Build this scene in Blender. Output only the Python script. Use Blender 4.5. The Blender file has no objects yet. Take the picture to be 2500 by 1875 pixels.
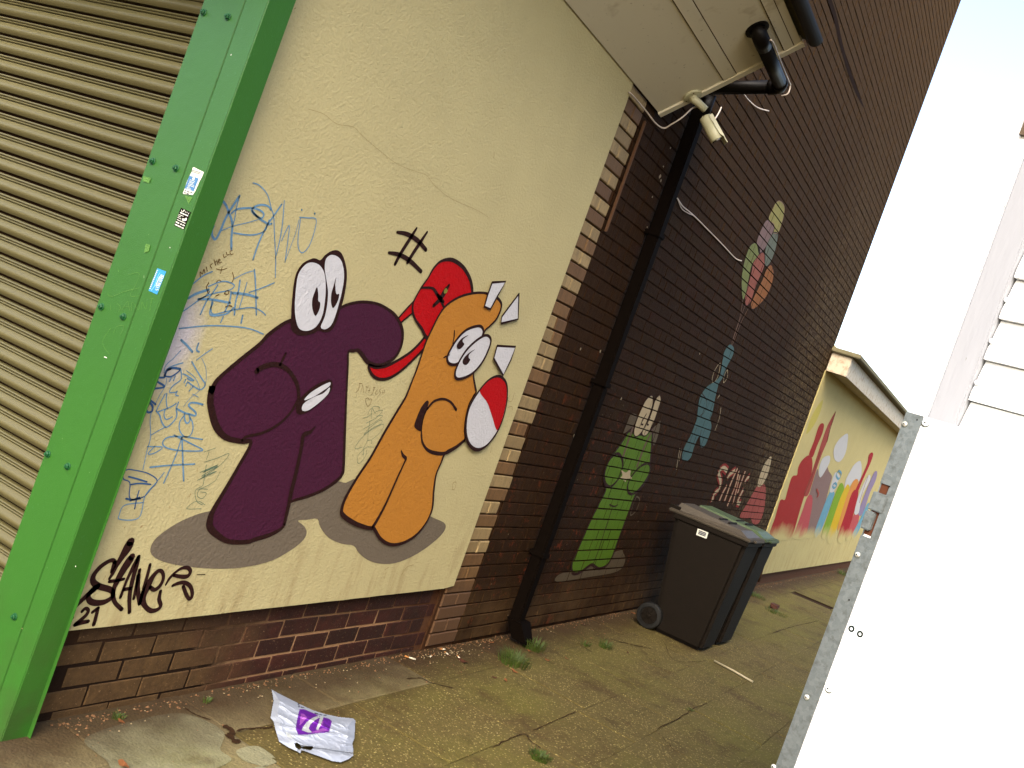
import bpy, bmesh, math, random
from mathutils import Vector, Matrix, noise as mnoise
from mathutils.geometry import tessellate_polygon
random.seed(7)
S = bpy.context.scene
COL = S.collection
# ------------------------------------------------------------------ camera
CAM_H = 1.64
F_PX, CX, CY = 2393.72, 1250.0, 937.5
YAW, PITCH, ROLL = math.radians(61.99), math.radians(-1.464), math.radians(19.7166)
fwd = Vector((math.sin(YAW)*math.cos(PITCH), math.cos(YAW)*math.cos(PITCH), math.sin(PITCH)))
r0 = Vector((math.cos(YAW), -math.sin(YAW), 0)); u0 = r0.cross(fwd)
rgt = r0*math.cos(ROLL) + u0*math.sin(ROLL)
upv = -r0*math.sin(ROLL) + u0*math.cos(ROLL)
cd = bpy.data.cameras.new('camera'); cam = bpy.data.objects.new('camera', cd); COL.objects.link(cam)
cam.matrix_world = Matrix(((rgt.x, upv.x, -fwd.x, 0), (rgt.y, upv.y, -fwd.y, 0), (rgt.z, upv.z, -fwd.z, CAM_H), (0, 0, 0, 1)))
cd.sensor_fit = 'HORIZONTAL'; cd.sensor_width = 36; cd.lens = 36*F_PX/2500
cd.clip_start = 0.05; cd.clip_end = 2000
S.camera = cam
# ------------------------------------------------------------------ sky, sun, exposure
SUN_EL, SUN_AZ = math.radians(40), math.radians(-108)
w = bpy.data.worlds.new("World"); S.world = w; w.use_nodes = True
nt = w.node_tree; bg = nt.nodes['Background']
sky = nt.nodes.new('ShaderNodeTexSky'); sky.sky_type = 'NISHITA'; sky.sun_disc = False
sky.sun_elevation = SUN_EL; sky.sun_rotation = SUN_AZ
sky.air_density = 1.0; sky.dust_density = 3.2; sky.ozone_density = 0.0
nt.links.new(sky.outputs[0], bg.inputs[0]); bg.inputs[1].default_value = 0.15
sl = bpy.data.lights.new('sun', 'SUN'); sl.energy = 1.15; sl.angle = math.radians(40); sl.color = (1, .97, .91)
so = bpy.data.objects.new('sun', sl); COL.objects.link(so)
sd = Vector((math.sin(SUN_AZ)*math.cos(SUN_EL), math.cos(SUN_AZ)*math.cos(SUN_EL), math.sin(SUN_EL)))
so.rotation_euler = (-sd).to_track_quat('-Z', 'Y').to_euler(); so.location = (-4, 0, 9)
S.render.engine = 'CYCLES'
S.view_settings.view_transform = 'Standard'; S.view_settings.look = 'None'
S.view_settings.gamma = 1; S.view_settings.exposure = 2.0
S.cycles.max_bounces = 6
# ------------------------------------------------------------------ photo measurements -> places in the world
REG = dict(A=(0, 0, 3.16), B=(600, 0, 3.16), C=(1300, 0, 3.16), D=(1800, 0, 3.16), E=(0, 450, 3.16), F=(600, 450, 3.16),
           G=(1300, 450, 3.16), H=(1800, 450, 3.16), I=(0, 900, 3.16), J=(600, 900, 3.16), K=(1300, 900, 3.16), L=(1800, 900, 3.16),
           M=(0, 1350, 3.16), N=(600, 1350, 3.16), O=(1300, 1350, 3.16), Q=(1800, 1350, 3.16),
           S=(140, 1290, 6.144), T=(260, 850, 7.373), U=(420, 500, 6.144), V=(860, 920, 7.54), R=(0, 0, 1.0))
def ray(x, y):
    return rgt*((x-CX)/F_PX) - upv*((y-CY)/F_PX) + fwd
def sp(p, reg=None):
    if isinstance(p[0], str): reg, p = p[0], p[1:]
    o = REG[reg or 'R']
    return o[0]+p[0]/o[2], o[1]+p[1]/o[2]
O3 = Vector((0, 0, CAM_H))
def on_y(p, Y=2.4):
    d = ray(*p); return O3 + d*(Y/d.y)
def on_x(p, X):
    d = ray(*p); return O3 + d*(X/d.x)
def on_z(p, Z=0.0):
    d = ray(*p); return O3 + d*((Z-CAM_H)/d.z)
def on_plane(p, pt, n):
    d = ray(*p); return O3 + d*((Vector(pt)-O3).dot(Vector(n))/d.dot(Vector(n)))
# ------------------------------------------------------------------ materials
def lin(c):
    c = c/255.0
    return c/12.92 if c <= .04045 else ((c+.055)/1.055)**2.4
LIGHT = 1.31
def P(r, g, b, k=1.0):
    return (min(.85, lin(r)/LIGHT*k), min(.85, lin(g)/LIGHT*k), min(.85, lin(b)/LIGHT*k), 1)
def mul(c, k): return (c[0]*k, c[1]*k, c[2]*k, 1)
class NT:
    def __init__(s, name, rough=.7, spec=.3, metal=0.0):
        s.m = bpy.data.materials.new(name); s.m.use_nodes = True; s.t = s.m.node_tree
        s.b = s.t.nodes['Principled BSDF']; s.b.inputs['Roughness'].default_value = rough
        s.b.inputs['Specular IOR Level'].default_value = spec; s.b.inputs['Metallic'].default_value = metal
    def n(s, ty, **kw):
        x = s.t.nodes.new(ty)
        for k, v in kw.items(): setattr(x, k, v)
        return x
    def l(s, a, b): s.t.links.new(a, b)
    def coord(s, kind='Object'):
        if not hasattr(s, '_tc'): s._tc = s.n('ShaderNodeTexCoord')
        return s._tc.outputs[kind]
    def gpos(s):
        if not hasattr(s, '_g'): s._g = s.n('ShaderNodeNewGeometry')
        return s._g.outputs['Position']
    def noise(s, scale, detail=4, rough=.6, vec=None, stretch=None):
        x = s.n('ShaderNodeTexNoise'); x.inputs['Scale'].default_value = scale
        x.inputs['Detail'].default_value = detail; x.inputs['Roughness'].default_value = rough
        v = vec or s.gpos()
        if stretch:
            mp = s.n('ShaderNodeMapping'); mp.inputs['Scale'].default_value = stretch; s.l(v, mp.inputs[0]); v = mp.outputs[0]
        s.l(v, x.inputs['Vector']); return x.outputs['Fac']
    def ramp(s, f, stops):
        r = s.n('ShaderNodeValToRGB'); e = r.color_ramp.elements
        while len(e) < len(stops): e.new(.5)
        for i, (p, c) in enumerate(stops):
            e[i].position = p; e[i].color = c if len(c) == 4 else (*c, 1)
        s.l(f, r.inputs[0]); return r.outputs[0]
    def rng(s, f, a, b, c=0., d=1.):
        r = s.n('ShaderNodeMapRange'); r.inputs[1].default_value = a; r.inputs[2].default_value = b
        r.inputs[3].default_value = c; r.inputs[4].default_value = d; s.l(f, r.inputs[0]); return r.outputs[0]
    def mix(s, f, a, b, mode='MIX'):
        x = s.n('ShaderNodeMix', data_type='RGBA', blend_type=mode)
        for i, v in ((0, f), (6, a), (7, b)):
            if hasattr(v, 'links'): s.l(v, x.inputs[i])
            else: x.inputs[i].default_value = v
        return x.outputs[2]
    def math(s, op, a, b=None):
        x = s.n('ShaderNodeMath', operation=op)
        for i, v in ((0, a), (1, b)):
            if v is None: continue
            if hasattr(v, 'links'): s.l(v, x.inputs[i])
            else: x.inputs[i].default_value = v
        return x.outputs[0]
    def color(s, c):
        if hasattr(c, 'links'): s.l(c, s.b.inputs['Base Color'])
        else: s.b.inputs['Base Color'].default_value = c
        return s
    def bump(s, h, dist=.002, strength=1.0):
        x = s.n('ShaderNodeBump'); x.inputs['Distance'].default_value = dist; x.inputs['Strength'].default_value = strength
        s.l(h, x.inputs['Height'])
        if hasattr(s, '_bp'): s.l(s._bp, x.inputs['Normal'])
        s._bp = x.outputs[0]; s.l(s._bp, s.b.inputs['Normal']); return s
def plain(name, col, rough=.7, spec=.3, metal=0., var=.10, scale=25, bump=0.0006, bscale=220):
    t = NT(name, rough, spec, metal)
    f = t.noise(scale, 3)
    t.color(t.mix(f, mul(col, 1-var), mul(col, 1+var)))
    if bump: t.bump(t.noise(bscale, 2), bump)
    return t.m
# rendered (cement rendered, painted cream) wall, with grime low down and a spray-white patch by the post
def render_mat(name, base, dirt=True, patch=False):
    t = NT(name, .85, .2)
    c = t.mix(t.noise(3.5, 4), mul(base, .90), mul(base, 1.07))
    c = t.mix(t.math('MULTIPLY', t.rng(t.noise(60, 3), .62, .75), .35), c, mul(base, .55))
    sep = t.n('ShaderNodeSeparateXYZ'); t.l(t.gpos(), sep.inputs[0])
    if dirt:
        low = t.rng(sep.outputs[2], .95, .25)
        stre = t.rng(t.noise(9, 5, .7, stretch=(1.6, 1, .35)), .48, .74)
        fl = t.math('MULTIPLY', t.math('MULTIPLY', low, stre), .55)
        c = t.mix(fl, c, P(120, 85, 40))
        sp_ = t.rng(t.noise(45, 3, .6, stretch=(1, 1, .5)), .66, .72)
        near = t.rng(sep.outputs[0], 3.2, 2.3)
        zz = t.math('MULTIPLY', t.rng(sep.outputs[2], 1.15, .95), near)
        c = t.mix(t.math('MULTIPLY', t.math('MULTIPLY', sp_, zz), .7), c, P(125, 80, 30))
    if patch:
        px = t.math('MULTIPLY', t.math('SUBTRACT', sep.outputs[0], 2.25), 8.0)
        pz = t.math('MULTIPLY', t.math('SUBTRACT', sep.outputs[2], 1.33), 5.0)
        r = t.math('SQRT', t.math('ADD', t.math('MULTIPLY', px, px), t.math('MULTIPLY', pz, pz)))
        pf = t.math('MULTIPLY', t.rng(t.math('ADD', r, t.math('MULTIPLY', t.noise(14, 3), .5)), 1.25, .6), .85)
        c = t.mix(pf, c, P(205, 195, 200))
    t.color(c)
    t.bump(t.noise(78, 5, .7), .0060).bump(t.noise(300, 3), .0022)
    return t.m
M = {}
CREAM = P(194, 181, 132)
M['cream'] = render_mat('cream_render', CREAM, True, True)
M['cream2'] = render_mat('cream_render_far', P(186, 170, 112), True)
M['mortar_dark'] = plain('dark_mortar', P(30, 17, 7), .95, .05, var=.4, scale=60, bump=.002, bscale=90)
M['mortar_tan'] = plain('tan_mortar', P(62, 38, 20), .95, .1, var=.5, scale=60, bump=.002, bscale=90)
M['mortar_pale'] = None
def attr_or_random(t, use_attr):
    if use_attr:
        a = t.n('ShaderNodeAttribute'); a.attribute_name = 'tint'; return a.outputs['Fac']
    return t.n('ShaderNodeObjectInfo').outputs['Random']
def dark_brick(name, use_attr):
    t = NT(name, .9, .08)
    rnd = attr_or_random(t, use_attr)
    c = t.ramp(rnd, [(0, P(36, 19, 4)), (.35, P(42, 24, 6)), (.6, P(45, 22, 8)), (.8, P(40, 26, 6)), (1, P(50, 31, 10))])
    sep = t.n('ShaderNodeSeparateXYZ'); t.l(t.gpos(), sep.inputs[0])
    c = t.mix(t.rng(t.noise(5, 4), .3, .6), c, P(40, 23, 5))
    c = t.mix(t.math('MULTIPLY', t.rng(t.noise(22, 4, .7), .55, .75), .5), c, P(60, 43, 20))
    c = t.mix(t.math('MULTIPLY', t.rng(t.noise(85, 4, .7), .56, .68), .75), c, P(18, 9, 3))
    c = t.mix(t.math('MULTIPLY', t.rng(t.noise(55, 4, .7, stretch=(1, 1, 1.5)), .62, .72), .4), c, P(84, 66, 44))
    # flaked paint low on the wall: red brick and pale skim show through
    low = t.math('MULTIPLY', t.rng(sep.outputs[2], 1.95, 1.2), t.rng(sep.outputs[0], 8.6, 6.2))
    fl = t.math('MULTIPLY', t.rng(t.noise(9.5, 7, .78), .575, .60), low)
    c = t.mix(t.math('MULTIPLY', fl, .85), c, t.mix(t.noise(30, 3), P(60, 20, 8), P(120, 55, 28)))
    f2 = t.math('MULTIPLY', t.rng(t.noise(26, 5, .7), .69, .70), low)
    c = t.mix(t.math('MULTIPLY', f2, .85), c, P(165, 145, 110))
    # dusty, cream-overspray brickwork at the foot of the wall
    base = t.rng(sep.outputs[2], .42, .18)
    c = t.mix(t.math('MULTIPLY', base, t.rng(t.noise(4, 4), .3, .65)), c, P(78, 57, 33))
    # rough weathered band at the far corner
    far = t.math('MULTIPLY', t.math('MULTIPLY', t.rng(sep.outputs[0], 9.6, 10.5), t.rng(sep.outputs[2], 5.5, 3.5)), t.rng(t.noise(17, 6, .8), .47, .58))
    c = t.mix(t.math('MULTIPLY', far, .75), c, P(98, 82, 55))
    hi = t.rng(sep.outputs[2], 2.5, 7)
    c = t.mix(t.math('MULTIPLY', hi, .65), c, P(86, 64, 34))
    # sooty vertical smears beside the tan bricks
    smx = t.math('MULTIPLY', t.rng(sep.outputs[0], 5.75, 5.35), t.rng(sep.outputs[2], .35, .8))
    sm_ = t.math('MULTIPLY', smx, t.rng(t.noise(16, 6, .75, stretch=(2.2, 1, .35)), .35, .62))
    c = t.mix(t.math('MULTIPLY', sm_, .8), c, t.mix(t.noise(20, 4, stretch=(2.5, 1, .3)), P(26, 13, 5), P(66, 44, 24)))
    t.color(c)
    t.bump(t.noise(26, 6, .75), .009).bump(t.noise(130, 4, .7), .003)
    return t.m
M['dbrick'] = dark_brick('painted_brick', False); M['dbrick_s'] = dark_brick('painted_brick_field', True)
t = NT('painted_joint', .95, .05); c = t.mix(t.rng(t.noise(9, 5, .7, stretch=(1, 1, 3)), .38, .55), P(20, 10, 3), P(44, 26, 9)); t.color(c).bump(t.noise(60, 4), .004); M['joint_paint'] = t.m
def tan_brick(name, c1, c2):
    t = NT(name, .7, .3); rnd = t.n('ShaderNodeObjectInfo').outputs['Random']
    c = t.mix(rnd, c1, c2)
    c = t.mix(t.rng(t.noise(18, 4, stretch=(2, 1, .6)), .45, .7), c, mul(c1, .62))
    c = t.mix(t.math('MULTIPLY', t.rng(t.noise(90, 3), .62, .7), .6), c, P(50, 28, 12))
    sep = t.n('ShaderNodeSeparateXYZ'); t.l(t.gpos(), sep.inputs[0])
    c = t.mix(t.math('MULTIPLY', t.rng(sep.outputs[2], .42, .3), .8), c, P(84, 58, 36))
    t.color(c).bump(t.noise(60, 4), .002); return t.m
M['tan_a'] = tan_brick('cream_brick', P(160, 136, 92), P(136, 112, 72))
M['tan_b'] = tan_brick('buff_brick', P(122, 88, 48), P(104, 76, 42))
M['tan_c'] = tan_brick('brown_brick', P(112, 80, 44), P(96, 66, 34))
def plinth_mat():
    t = NT('plinth_brick', .85, .2); rnd = t.n('ShaderNodeObjectInfo').outputs['Random']
    c = t.ramp(rnd, [(0, P(52, 22, 13)), (.5, P(66, 30, 19)), (1, P(44, 19, 10))])
    c = t.mix(t.rng(t.noise(8, 5), .4, .7), c, P(38, 19, 9))
    sep = t.n('ShaderNodeSeparateXYZ'); t.l(t.gpos(), sep.inputs[0])
    dirt = t.rng(t.math('ADD', sep.outputs[0], t.math('MULTIPLY', t.noise(6, 4), .9)), 3.75, 3.25)
    c = t.mix(t.math('MULTIPLY', dirt, .9), c, t.mix(t.noise(24, 7, .8), P(14, 7, 2), P(112, 84, 48)))
    top = t.rng(sep.outputs[2], .24, .34)
    c = t.mix(t.math('MULTIPLY', top, .75), c, P(34, 16, 8))
    c = t.mix(t.math('MULTIPLY', t.rng(t.noise(120, 3), .64, .7), .5), c, P(140, 110, 76))
    t.color(c).bump(t.noise(40, 6, .7), .005); return t.m
M['plinth'] = plinth_mat()
def plinth_mortar():
    t = NT('plinth_mortar', .95, .1)
    sep = t.n('ShaderNodeSeparateXYZ'); t.l(t.gpos(), sep.inputs[0])
    dirt = t.rng(t.math('ADD', sep.outputs[0], t.math('MULTIPLY', t.noise(6, 4), .9)), 3.75, 3.35)
    c = t.mix(dirt, t.mix(t.noise(40, 3), P(134, 96, 66), P(168, 134, 98)), P(30, 18, 8))
    band = t.rng(sep.outputs[2], .2, .3)
    c = t.mix(t.math('MULTIPLY', band, .8), c, P(52, 34, 20))
    c = t.mix(t.math('MULTIPLY', t.rng(sep.outputs[0], 4.1, 4.4), .9), c, P(72, 42, 24))
    t.color(c).bump(t.noise(60, 4), .004); return t.m
M['plinth_mortar'] = plinth_mortar()
def concrete(name, a, b, gravel, gcol):
    t = NT(name, .9, .15)
    rnd = t.n('ShaderNodeObjectInfo').outputs['Random']
    c = t.mix(t.noise(1.7, 5, .65), a, b)
    c = t.mix(t.rng(t.noise(6, 5, .7), .55, .75), c, mul(a, .62))
    c = t.mix(rnd, mul(a, .9), c) if False else c
    # exposed aggregate
    v = t.n('ShaderNodeTexVoronoi'); v.inputs['Scale'].default_value = 90; t.l(t.gpos(), v.inputs['Vector'])
    hs = t.n('ShaderNodeSeparateColor'); t.l(v.outputs['Color'], hs.inputs[0])
    g = t.math('MULTIPLY', t.rng(v.outputs['Distance'], .42, .30), t.rng(hs.outputs[0], gravel, gravel+.04))
    c = t.mix(t.math('MULTIPLY', g, .75), c, t.mix(hs.outputs[1], mul(gcol, 1.15), P(120, 98, 62)))
    g2 = t.rng(t.noise(150, 3, .6), .56, .66)
    c = t.mix(t.math('MULTIPLY', g2, .45), c, mul(a, .45))
    # green algae film
    moss = t.math('MULTIPLY', t.rng(t.noise(.9, 4, .6), .46, .66), t.noise(30, 3))
    c = t.mix(t.math('MULTIPLY', moss, .8), c, P(100, 98, 34))
    sep = t.n('ShaderNodeSeparateXYZ'); t.l(t.gpos(), sep.inputs[0])
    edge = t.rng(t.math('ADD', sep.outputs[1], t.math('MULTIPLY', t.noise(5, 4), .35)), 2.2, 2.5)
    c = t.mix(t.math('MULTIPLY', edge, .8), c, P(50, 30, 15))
    c = t.mix(t.math('MULTIPLY', t.rng(t.noise(2.6, 6, .7), .52, .66), .55), c, P(64, 44, 24))
    t.color(c)
    t.bump(t.noise(25, 5, .7), .005).bump(v.outputs['Distance'], -.002)
    return t.m
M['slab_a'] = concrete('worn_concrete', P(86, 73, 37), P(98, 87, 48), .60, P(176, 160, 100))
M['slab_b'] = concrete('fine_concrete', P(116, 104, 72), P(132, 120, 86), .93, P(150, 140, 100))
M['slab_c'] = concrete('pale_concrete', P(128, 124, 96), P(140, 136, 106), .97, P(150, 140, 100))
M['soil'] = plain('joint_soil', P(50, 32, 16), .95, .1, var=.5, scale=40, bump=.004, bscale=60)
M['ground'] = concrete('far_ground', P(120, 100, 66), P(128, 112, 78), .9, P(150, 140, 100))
def green_paint():
    t = NT('green_gloss_paint', .42, .45)
    sep = t.n('ShaderNodeSeparateXYZ'); t.l(t.gpos(), sep.inputs[0])
    g = P(70, 142, 44, .44)
    c = t.mix(t.noise(2.2, 4), mul(g, .88), mul(g, 1.08))
    c = t.mix(t.math('MULTIPLY', t.rng(t.noise(110, 2, .6), .67, .70), .6), c, P(60, 110, 60))
    c = t.mix(t.math('MULTIPLY', t.rng(t.noise(48, 2), .765, .775), .5), c, P(120, 150, 100))
    c = t.mix(t.math('MULTIPLY', t.rng(sep.outputs[2], .5, 0), t.rng(t.noise(9, 5), .4, .7)), c, P(50, 78, 30))
    t.color(c).bump(t.noise(260, 2), .0006).bump(t.noise(8, 3), .002); return t.m
M['green'] = green_paint()
M['bolt'] = plain('green_painted_bolt', P(20, 78, 38), .4, .4)
M['slat'] = None
t = NT('shutter_slat_paint', .48, .4)
sep = t.n('ShaderNodeSeparateXYZ'); t.l(t.gpos(), sep.inputs[0])
c = t.mix(t.noise(3, 4, stretch=(1, .4, 2)), P(142, 132, 80, .37), P(160, 148, 94, .37))
c = t.mix(t.math('MULTIPLY', t.rng(t.noise(60, 4, .7), .55, .75), .35), c, P(104, 88, 50, .5))
t.color(c).bump(t.noise(300, 2), .0004); M['slat'] = t.m
M['soffit'] = None; M['grime'] = plain('joint_grime', P(84, 62, 38), .9, .1)
t = NT('soffit_board_paint', .6, .3)
c = t.mix(t.noise(2, 4), P(232, 222, 194), P(238, 230, 204))
c = t.mix(t.math('MULTIPLY', t.rng(t.noise(40, 3), .68, .72), .5), c, P(110, 90, 60))
c = t.mix(t.rng(t.noise(4, 4), .6, .8), c, P(170, 148, 108)); t.color(c).bump(t.noise(200, 2), .0005); M['soffit'] = t.m
M['black_pipe'] = plain('black_plastic_pipe', P(12, 7, 4), .5, .15, var=.2, bump=.0004)
M['brown_pipe'] = plain('dark_brown_downpipe', P(11, 6, 3), .8, .03, var=.3, bump=.001)
M['gutter'] = plain('brown_gutter', P(44, 31, 19), .7, .12, var=.2)
M['cctv'] = plain('cream_camera_plastic', P(200, 196, 160), .4, .45, var=.06)
M['lens'] = plain('dark_glass', P(10, 8, 8), .08, .7)
M['rust'] = plain('rusty_steel', P(84, 46, 26), .85, .2, var=.35, scale=50)
M['cable'] = plain('grey_white_cable', P(205, 190, 175), .5, .3)
M['timber'] = plain('pinkish_weathered_timber', P(92, 64, 42), .85, .2, var=.25, scale=60)
M['bin'] = plain('dark_grey_bin_plastic', P(22, 16, 9), .65, .10, var=.2, scale=12, bump=.001, bscale=90)
M['lid'] = plain('weathered_grey_lid', P(70, 62, 50), .5, .25, var=.25, scale=9, bump=.001)
M['lid_g'] = plain('algae_green_lid', P(66, 80, 50), .5, .25, var=.3, scale=9, bump=.001)
M['tyre'] = plain('black_wheel_plastic', P(14, 13, 10), .55, .35)
M['white_label'] = plain('white_sticker', P(215, 215, 200), .5, .3, var=.04)
M['white_gloss'] = plain('white_painted_board', (.80, .81, .80, 1), .5, .35, var=.03, bump=.0008)
M['white_sheet'] = plain('white_coated_sheet', (.82, .83, .82, 1), .35, .4, var=.015, bump=0)
t = NT('flaking_white_paint', .8, .1)
c = t.mix(t.noise(20, 5, .7, stretch=(1, 1, .15)), (.24, .245, .262, 1), (.28, .285, .30, 1))
c = t.mix(t.rng(t.noise(40, 5, .7, stretch=(1, 1, .2)), .67, .70), c, P(120, 120, 110)); t.color(c).bump(t.noise(40, 4, stretch=(1, 1, .2)), .002); M['white_flaky'] = t.m
t = NT('galvanised_steel', .42, .5, .55)
v = t.n('ShaderNodeTexVoronoi'); v.inputs['Scale'].default_value = 110; t.l(t.gpos(), v.inputs['Vector'])
hs = t.n('ShaderNodeSeparateColor'); t.l(v.outputs['Color'], hs.inputs[0])
c = t.mix(hs.outputs[0], (.13, .145, .14, 1), (.17, .185, .178, 1)); c = t.mix(t.rng(t.noise(60, 4), .5, .75), c, (.09, .095, .085, 1))
t.color(c).bump(t.noise(180, 3), .0006); M['galv'] = t.m
M['zinc'] = plain('zinc_screw_head', (.62, .60, .52, 1), .3, .5, .6, var=.1)
M['leaf'] = plain('dry_brown_leaf', P(118, 72, 38), .8, .2, var=.35, scale=60)
M['leaf2'] = plain('dark_dead_leaf', P(70, 38, 22), .8, .2, var=.35, scale=60)
t = NT('green_grass_blade', .6, .3); c = t.mix(t.noise(30, 2), P(36, 54, 8), P(74, 88, 26)); t.color(c); M['grass'] = t.m
M['moss'] = plain('moss_clump', P(70, 92, 26), .95, .1, var=.5, scale=90, bump=.004, bscale=120)
M['butt_w'] = plain('cigarette_paper', P(205, 195, 170), .8, .2)
M['butt_o'] = plain('cigarette_filter', P(176, 120, 66), .8, .2)
M['grit'] = plain('loose_grit', P(112, 82, 56), .9, .1, var=.6, scale=70, bump=0)
M['bag'] = NT('white_polythene', .6, .25).color((.25, .275, .33, 1)).m
M['bag'].node_tree.nodes['Principled BSDF'].inputs['Transmission Weight'].default_value = 0.0
M['bag_p'] = plain('purple_print', P(86, 22, 130), .5, .2, var=.25, scale=60, bump=0)
M['bag_pk'] = plain('light_purple_print', P(140, 72, 160), .4, .4, var=.15, bump=0)
M['bag_s'] = plain('silver_print', P(170, 176, 178), .3, .5, var=.2, scale=120, bump=0)
M['bag_k'] = plain('dark_print', P(40, 38, 60), .5, .3, bump=0)
M['roof_edge'] = plain('mossy_roof_edge', P(120, 112, 84), .9, .2, var=.35, scale=30)
M['fascia'] = None
t = NT('far_fascia_paint', .6, .3); c = t.mix(t.rng(t.noise(12, 5, .7), .5, .7), P(200, 186, 160), P(150, 116, 84)); t.color(c); M['fascia'] = t.m
M['brace'] = plain('dark_bracket', P(90, 74, 56), .7, .3)
PAINTS = {}
def paint(name, r, g, b, rough=.75, var=.05):
    if name not in PAINTS:
        t = NT(name, rough, .10); col = P(r, g, b)
        c = t.mix(t.noise(14, 4), mul(col, 1-var), mul(col, 1+var))
        t.color(t.mix(t.math('MULTIPLY', t.rng(t.noise(10, 5, .7, stretch=(1, 1, 2.5)), .55, .8), .35), c, mul(col, 1.25)))
        t.bump(t.noise(62, 5, .7), .006).bump(t.noise(300, 3), .0012)
        PAINTS[name] = t.m
    return PAINTS[name]
BLACK = lambda: paint('black_brown_outline_paint', 42, 18, 14)
# ------------------------------------------------------------------ object helpers
def tag(o, label=None, cat=None, group=None, kind=None):
    if label: o['label'] = label
    if cat: o['category'] = cat
    if group: o['group'] = group
    if kind: o['kind'] = kind
    return o
def empty(name, loc, label=None, cat=None, group=None, rz=0, kind=None):
    o = bpy.data.objects.new(name, None); COL.objects.link(o); o.location = loc; o.rotation_euler.z = rz
    return tag(o, label, cat, group, kind)
class MB:
    def __init__(s): s.v = []; s.f = []; s.mi = []; s.sm = []
    def add(s, vs, fs, mi=0, smooth=False):
        b = len(s.v); s.v += [tuple(v) for v in vs]
        for f in fs: s.f.append(tuple(b+i for i in f)); s.mi.append(mi); s.sm.append(smooth)
        return s
    def box(s, a, b, mi=0, back=True):
        x0, y0, z0 = a; x1, y1, z1 = b
        vs = [(x0, y0, z0), (x1, y0, z0), (x1, y1, z0), (x0, y1, z0), (x0, y0, z1), (x1, y0, z1), (x1, y1, z1), (x0, y1, z1)]
        fs = [(0, 1, 5, 4), (1, 2, 6, 5), (3, 0, 4, 7), (4, 5, 6, 7), (0, 3, 2, 1)]
        if back: fs.append((2, 3, 7, 6))
        return s.add(vs, fs, mi)
    def bbox(s, a, b, r=.004, mi=0):
        """box with chamfered vertical and horizontal edges"""
        bm = bmesh.new(); bmesh.ops.create_cube(bm, size=1)
        for v in bm.verts:
            v.co = Vector([(a[i]+b[i])/2 + v.co[i]*(b[i]-a[i]) for i in range(3)])
        bmesh.ops.bevel(bm, geom=bm.edges[:], offset=r, segments=2, affect='EDGES')
        bm.verts.ensure_lookup_table()
        s.add([v.co[:] for v in bm.verts], [tuple(v.index for v in f.verts) for f in bm.faces], mi); bm.free(); return s
    def hexa(s, pts, mi=0):      # 8 points: bottom 4, top 4
        return s.add(pts, [(0, 1, 5, 4), (1, 2, 6, 5), (2, 3, 7, 6), (3, 0, 4, 7), (4, 5, 6, 7), (0, 3, 2, 1)], mi)
    def tube(s, pts, r, n=10, mi=0, cap=True, radii=None):
        pts = [Vector(p) for p in pts]; rings = []
        prev = None
        for i, p in enumerate(pts):
            d = (pts[min(i+1, len(pts)-1)] - pts[max(i-1, 0)]).normalized()
            if prev is None:
                a = d.orthogonal().normalized()
            else:
                a = (prev - d*prev.dot(d)).normalized()
            prev = a; b = d.cross(a); rr = radii[i] if radii else r
            rings.append([p + (a*math.cos(2*math.pi*k/n) + b*math.sin(2*math.pi*k/n))*rr for k in range(n)])
        vs = [v for ring in rings for v in ring]; fs = []
        for i in range(len(rings)-1):
            for k in range(n):
                fs.append((i*n+k, i*n+(k+1) % n, (i+1)*n+(k+1) % n, (i+1)*n+k))
        if cap: fs.append(tuple(range(n))[::-1]); fs.append(tuple((len(rings)-1)*n+k for k in range(n)))
        return s.add(vs, fs, mi, True)
    def build(s, name, mats, parent=None, loc=None, shade=True):
        me = bpy.data.meshes.new(name); me.from_pydata(s.v, [], s.f)
        for m in (mats if isinstance(mats, (list, tuple)) else [mats]): me.materials.append(m)
        me.polygons.foreach_set('material_index', s.mi); me.polygons.foreach_set('use_smooth', s.sm)
        me.update()
        o = bpy.data.objects.new(name, me); COL.objects.link(o)
        if parent:
            o.parent = parent; o.matrix_parent_inverse = Matrix.Translation(parent.location).inverted() if False else Matrix()
            off = Vector(parent.location)
            if parent.parent: off = off + Vector(parent.parent.location)
            o.location = -off if loc is None else Vector(loc) - off
        elif loc is not None: o.location = loc
        return o
    def fixn(s):
        bm = bmesh.new()
        vs = [bm.verts.new(v) for v in s.v]
        fs = []
        for f, mi, sm in zip(s.f, s.mi, s.sm):
            try: q = bm.faces.new([vs[i] for i in f]); q.material_index = mi; q.smooth = sm
            except ValueError: pass
        bmesh.ops.recalc_face_normals(bm, faces=bm.faces[:]); bm.verts.index_update()
        s.v = [v.co[:] for v in bm.verts]; s.f = [tuple(v.index for v in f.verts) for f in bm.faces]
        s.mi = [f.material_index for f in bm.faces]; s.sm = [f.smooth for f in bm.faces]; bm.free(); return s
def arc_pts(a, b, c, n=6):
    return [tuple((1-t)**2*Vector(a) + 2*t*(1-t)*Vector(b) + t*t*Vector(c)) for t in [i/n for i in range(n+1)]]
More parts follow.
